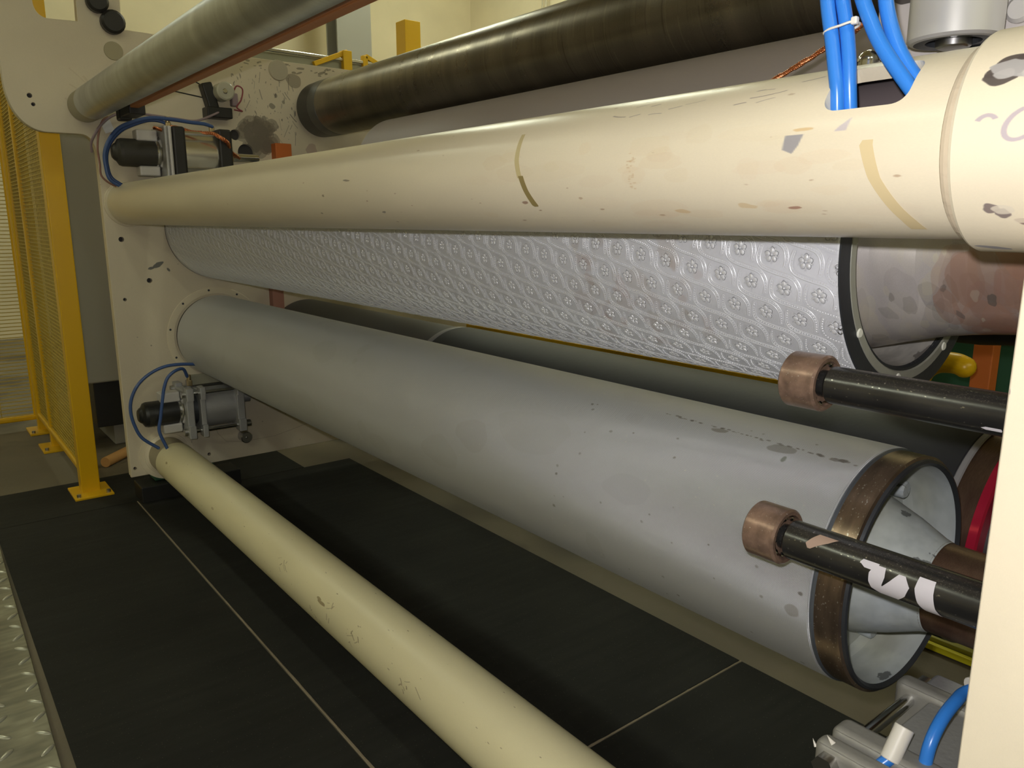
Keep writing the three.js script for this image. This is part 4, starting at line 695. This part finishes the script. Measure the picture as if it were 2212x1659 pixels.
// ------------------------------------------------------------------ small fittings on the far frame and near top
{
  const t = thing('sensor_lamp', 'round glass faced sensor on a black bracket on the far frame', 'sensor', [0.03, 1.99, -1.31]);
  part('bracket', [bx(0.06, 0.16, 0.05, 0.0, -0.02, 0.035, 0.008).rotateX(0.25), bx(0.09, 0.05, 0.12, 0, -0.085, 0.0, 0.006)], M.blackFlange, t);
  part('housing', rod(0.042, 0.09, 32, 0.006).translate(0.0, 0.01, -0.02), std({ color: lin(0.5, 0.48, 0.38), roughness: 0.3 }), t, 'pale round housing');
  part('lens', rod(0.012, 0.012, 16, 0.003).translate(0.085, 0.008, -0.015), M.brightSteel, t);
  part('connector', bx(0.04, 0.06, 0.03, 0.03, -0.02, -0.075, 0.006), M.wire, t);
  hose('signal_wire', 'red wires curling from the round sensor on the far frame', [[0.08, 2.0, -1.375], [0.1, 2.03, -1.39], [0.1, 2.02, -1.415], [0.09, 1.97, -1.41], [0.08, 1.935, -1.39], [0.07, 1.92, -1.42], [0.06, 1.925, -1.385]], 0.0035, std({ color: lin(0.3, 0.06, 0.07), roughness: 0.4 }), 'wire');
  solo('strut_wire', [bar([0.0, 2.02, -1.28], [0.0, 2.10, -1.12], 0.003), bar([0.0, 1.975, -1.27], [0.0, 2.0, -1.08], 0.003)], M.black, 'two thin dark wires stretched left of the round sensor', 'wire');
}
{
  const t = thing('mounting_plate', 'pale grey mounting plate behind the blue hoses at the top right', 'plate', [3.56, 1.61, -1.125]);
  const m = std({ color: lin(0.56, 0.52, 0.50), roughness: 0.5 });
  part('plate_sheet', bx(0.35, 0.4, 0.02, 0.02, 0.2, 0, 0.003), m, t);
  part('bolt_head', alongZ(rod(0.016, 0.012, 24, 0.004)).rotateY(Math.PI).translate(0.027, 0.04, 0.012), M.whiteMetal, t);
  part('foot_rail', bx(0.35, 0.014, 0.05, 0.02, -0.006, 0.015, 0.003), m, t);
  part('cover', bx(0.06, 0.1, 0.06, -0.095, 0.125, 0.04, 0.004).rotateZ(0), std({ color: lin(0.09, 0.075, 0.07), roughness: 0.5 }), t, 'dark block at the top');
  const c = thing('lift_cylinder', 'upright satin grey cylinder with a dark hollow end at the top right', 'cylinder', [3.5385, 1.612, -1.05]);
  part('barrel', alongY(lathe([[0.0, 0.044], [0.001, 0.048], [0.004, 0.052], [0.3, 0.052], [0.3, 0]], 64)), std({ color: lin(0.6, 0.59, 0.585), metalness: 0.35, roughness: 0.34 }), c);
  part('end_face', alongY(lathe([[0.012, 0], [0.012, 0.030], [0.001, 0.031], [0.0, 0.044]], 48)), M.darkRim, c);
  part('plug', alongY(lathe([[-0.006, 0], [-0.006, 0.018], [-0.004, 0.020], [0.012, 0.020]], 6)), M.steel, c, 'steel screw plug in the end');
  const d = thing('dome_nut', 'chrome dome nut behind the blue hoses', 'nut', [3.433, 1.600, -1.05]);
  part('dome', new THREE.SphereGeometry(0.015, 24, 12, 0, Math.PI * 2, 0, Math.PI / 2).translate(0, 0.006, 0), M.brightSteel, d); part('hex_base', alongY(hexHead(0.016, 0.012).rotateZ(0)).translate(0, 0, 0), M.brightSteel, d);
  part('stud', new THREE.CylinderGeometry(0.006, 0.006, 0.09, 12).translate(0, -0.045, 0), M.steel, d);
}

// ------------------------------------------------------------------ things seen behind the rollers at the right, plus housings that darken the gaps
{
  const t = thing('transfer_shaft', 'dark round shaft end with a pale underside behind the flowered roller', 'shaft', [0, 1.2, -1.9]);
  part('shaft_body', lathe([[3.1, 0.05], [3.24, 0.075], [3.3, 0.075], [3.45, 0.06], [3.75, 0.06]], 40), M.blackFlange, t);
  solo('orange_post', [bx(0.07, 1.3, 0.07, 0, 0.65, 0, 0.005), bx(0.16, 0.012, 0.16, 0, 0.006, 0, 0.003)], M.orange, 'orange steel post far behind the flowered roller end', 'post', [2.84, 0, -3.2]);
  const hook = new THREE.CatmullRomCurve3([V(2.86, 0.87, -2.6), V(2.885, 0.925, -2.6), V(2.92, 0.95, -2.6), V(2.98, 0.955, -2.6), V(3.0, 0.948, -2.6)]);
  solo('yellow_handle', join([new THREE.TubeGeometry(hook, 40, 0.034, 12), new THREE.SphereGeometry(0.034, 12, 8).translate(3.0, 0.948, -2.6), new THREE.SphereGeometry(0.034, 12, 8).translate(2.86, 0.87, -2.6), bar([2.86, 0.875, -2.6], [2.8, 0.0, -2.65], 0.02, 12)]), M.yellow, 'curved yellow handle behind the flowered roller end', 'handle');
  const k = thing('widened_housing', 'dark green machine housing far behind the rollers, widened to block light', 'machine', [2.6, 0, -4.0]);  // green housing, widened to keep light from behind off the floor plates
  part('housing', bx(4.6, 1.4, 0.8, -0.5, 0.75, 0, 0.03), M.greenPaint, k); part('base_rail', bx(4.7, 0.08, 0.9, -0.5, 0.04, 0, 0.01), M.black, k);
  part('pipe', bar([-1.2, 0.98, 0.44], [1.4, 0.94, 0.44], 0.018), M.brass, k);
  const k2 = thing('dark_backing', 'added dark box behind the far side frame that darkens the slit between the rollers', 'machine', [-2.4, 0, -3.9]);  // added box, darkens what shows through the slit between the rollers
  part('housing', bx(4.3, 1.45, 0.8, 0, 0.765, 0, 0.03), std({ color: lin(0.03, 0.032, 0.03), roughness: 0.6 }), k2); part('base_rail', bx(4.4, 0.08, 0.9, 0, 0.04, 0, 0.01), M.black, k2);
  const s = std({ color: lin(0.72, 0.66, 0.02), roughness: 0.4 });
  const y = thing('floor_rail', 'bright yellow edged strip on the floor behind the big plain roller', 'rail', [3.2, 0, -2.56]);
  part('strip_edge', bx(1.3, 0.022, 0.02, 0, 0.016, 0.02, 0.003), s, y); part('strip_body', bx(1.3, 0.02, 0.06, 0, 0.03, -0.025, 0.003), std({ color: lin(0.42, 0.4, 0.08), roughness: 0.5 }), y);
  part('strip_foot', [bx(0.05, 0.02, 0.06, -0.5, 0.01, 0, 0.002), bx(0.05, 0.02, 0.06, 0.5, 0.01, 0, 0.002)], M.black, y);
  const gr = thing('guard_rail', 'thin yellow rail seen in the slit under the flowered roller', 'rail', [1.4, 0, -2.8]);
  part('rail_bar', bx(3.6, 0.05, 0.04, 0, 0.735, 0, 0.006), M.yellow, gr); for (const x of [-1.6, 1.6]) part('rail_leg', bx(0.04, 0.72, 0.04, x, 0.36, 0, 0.004), M.yellow, gr);
}

renderer.render(scene, camera);
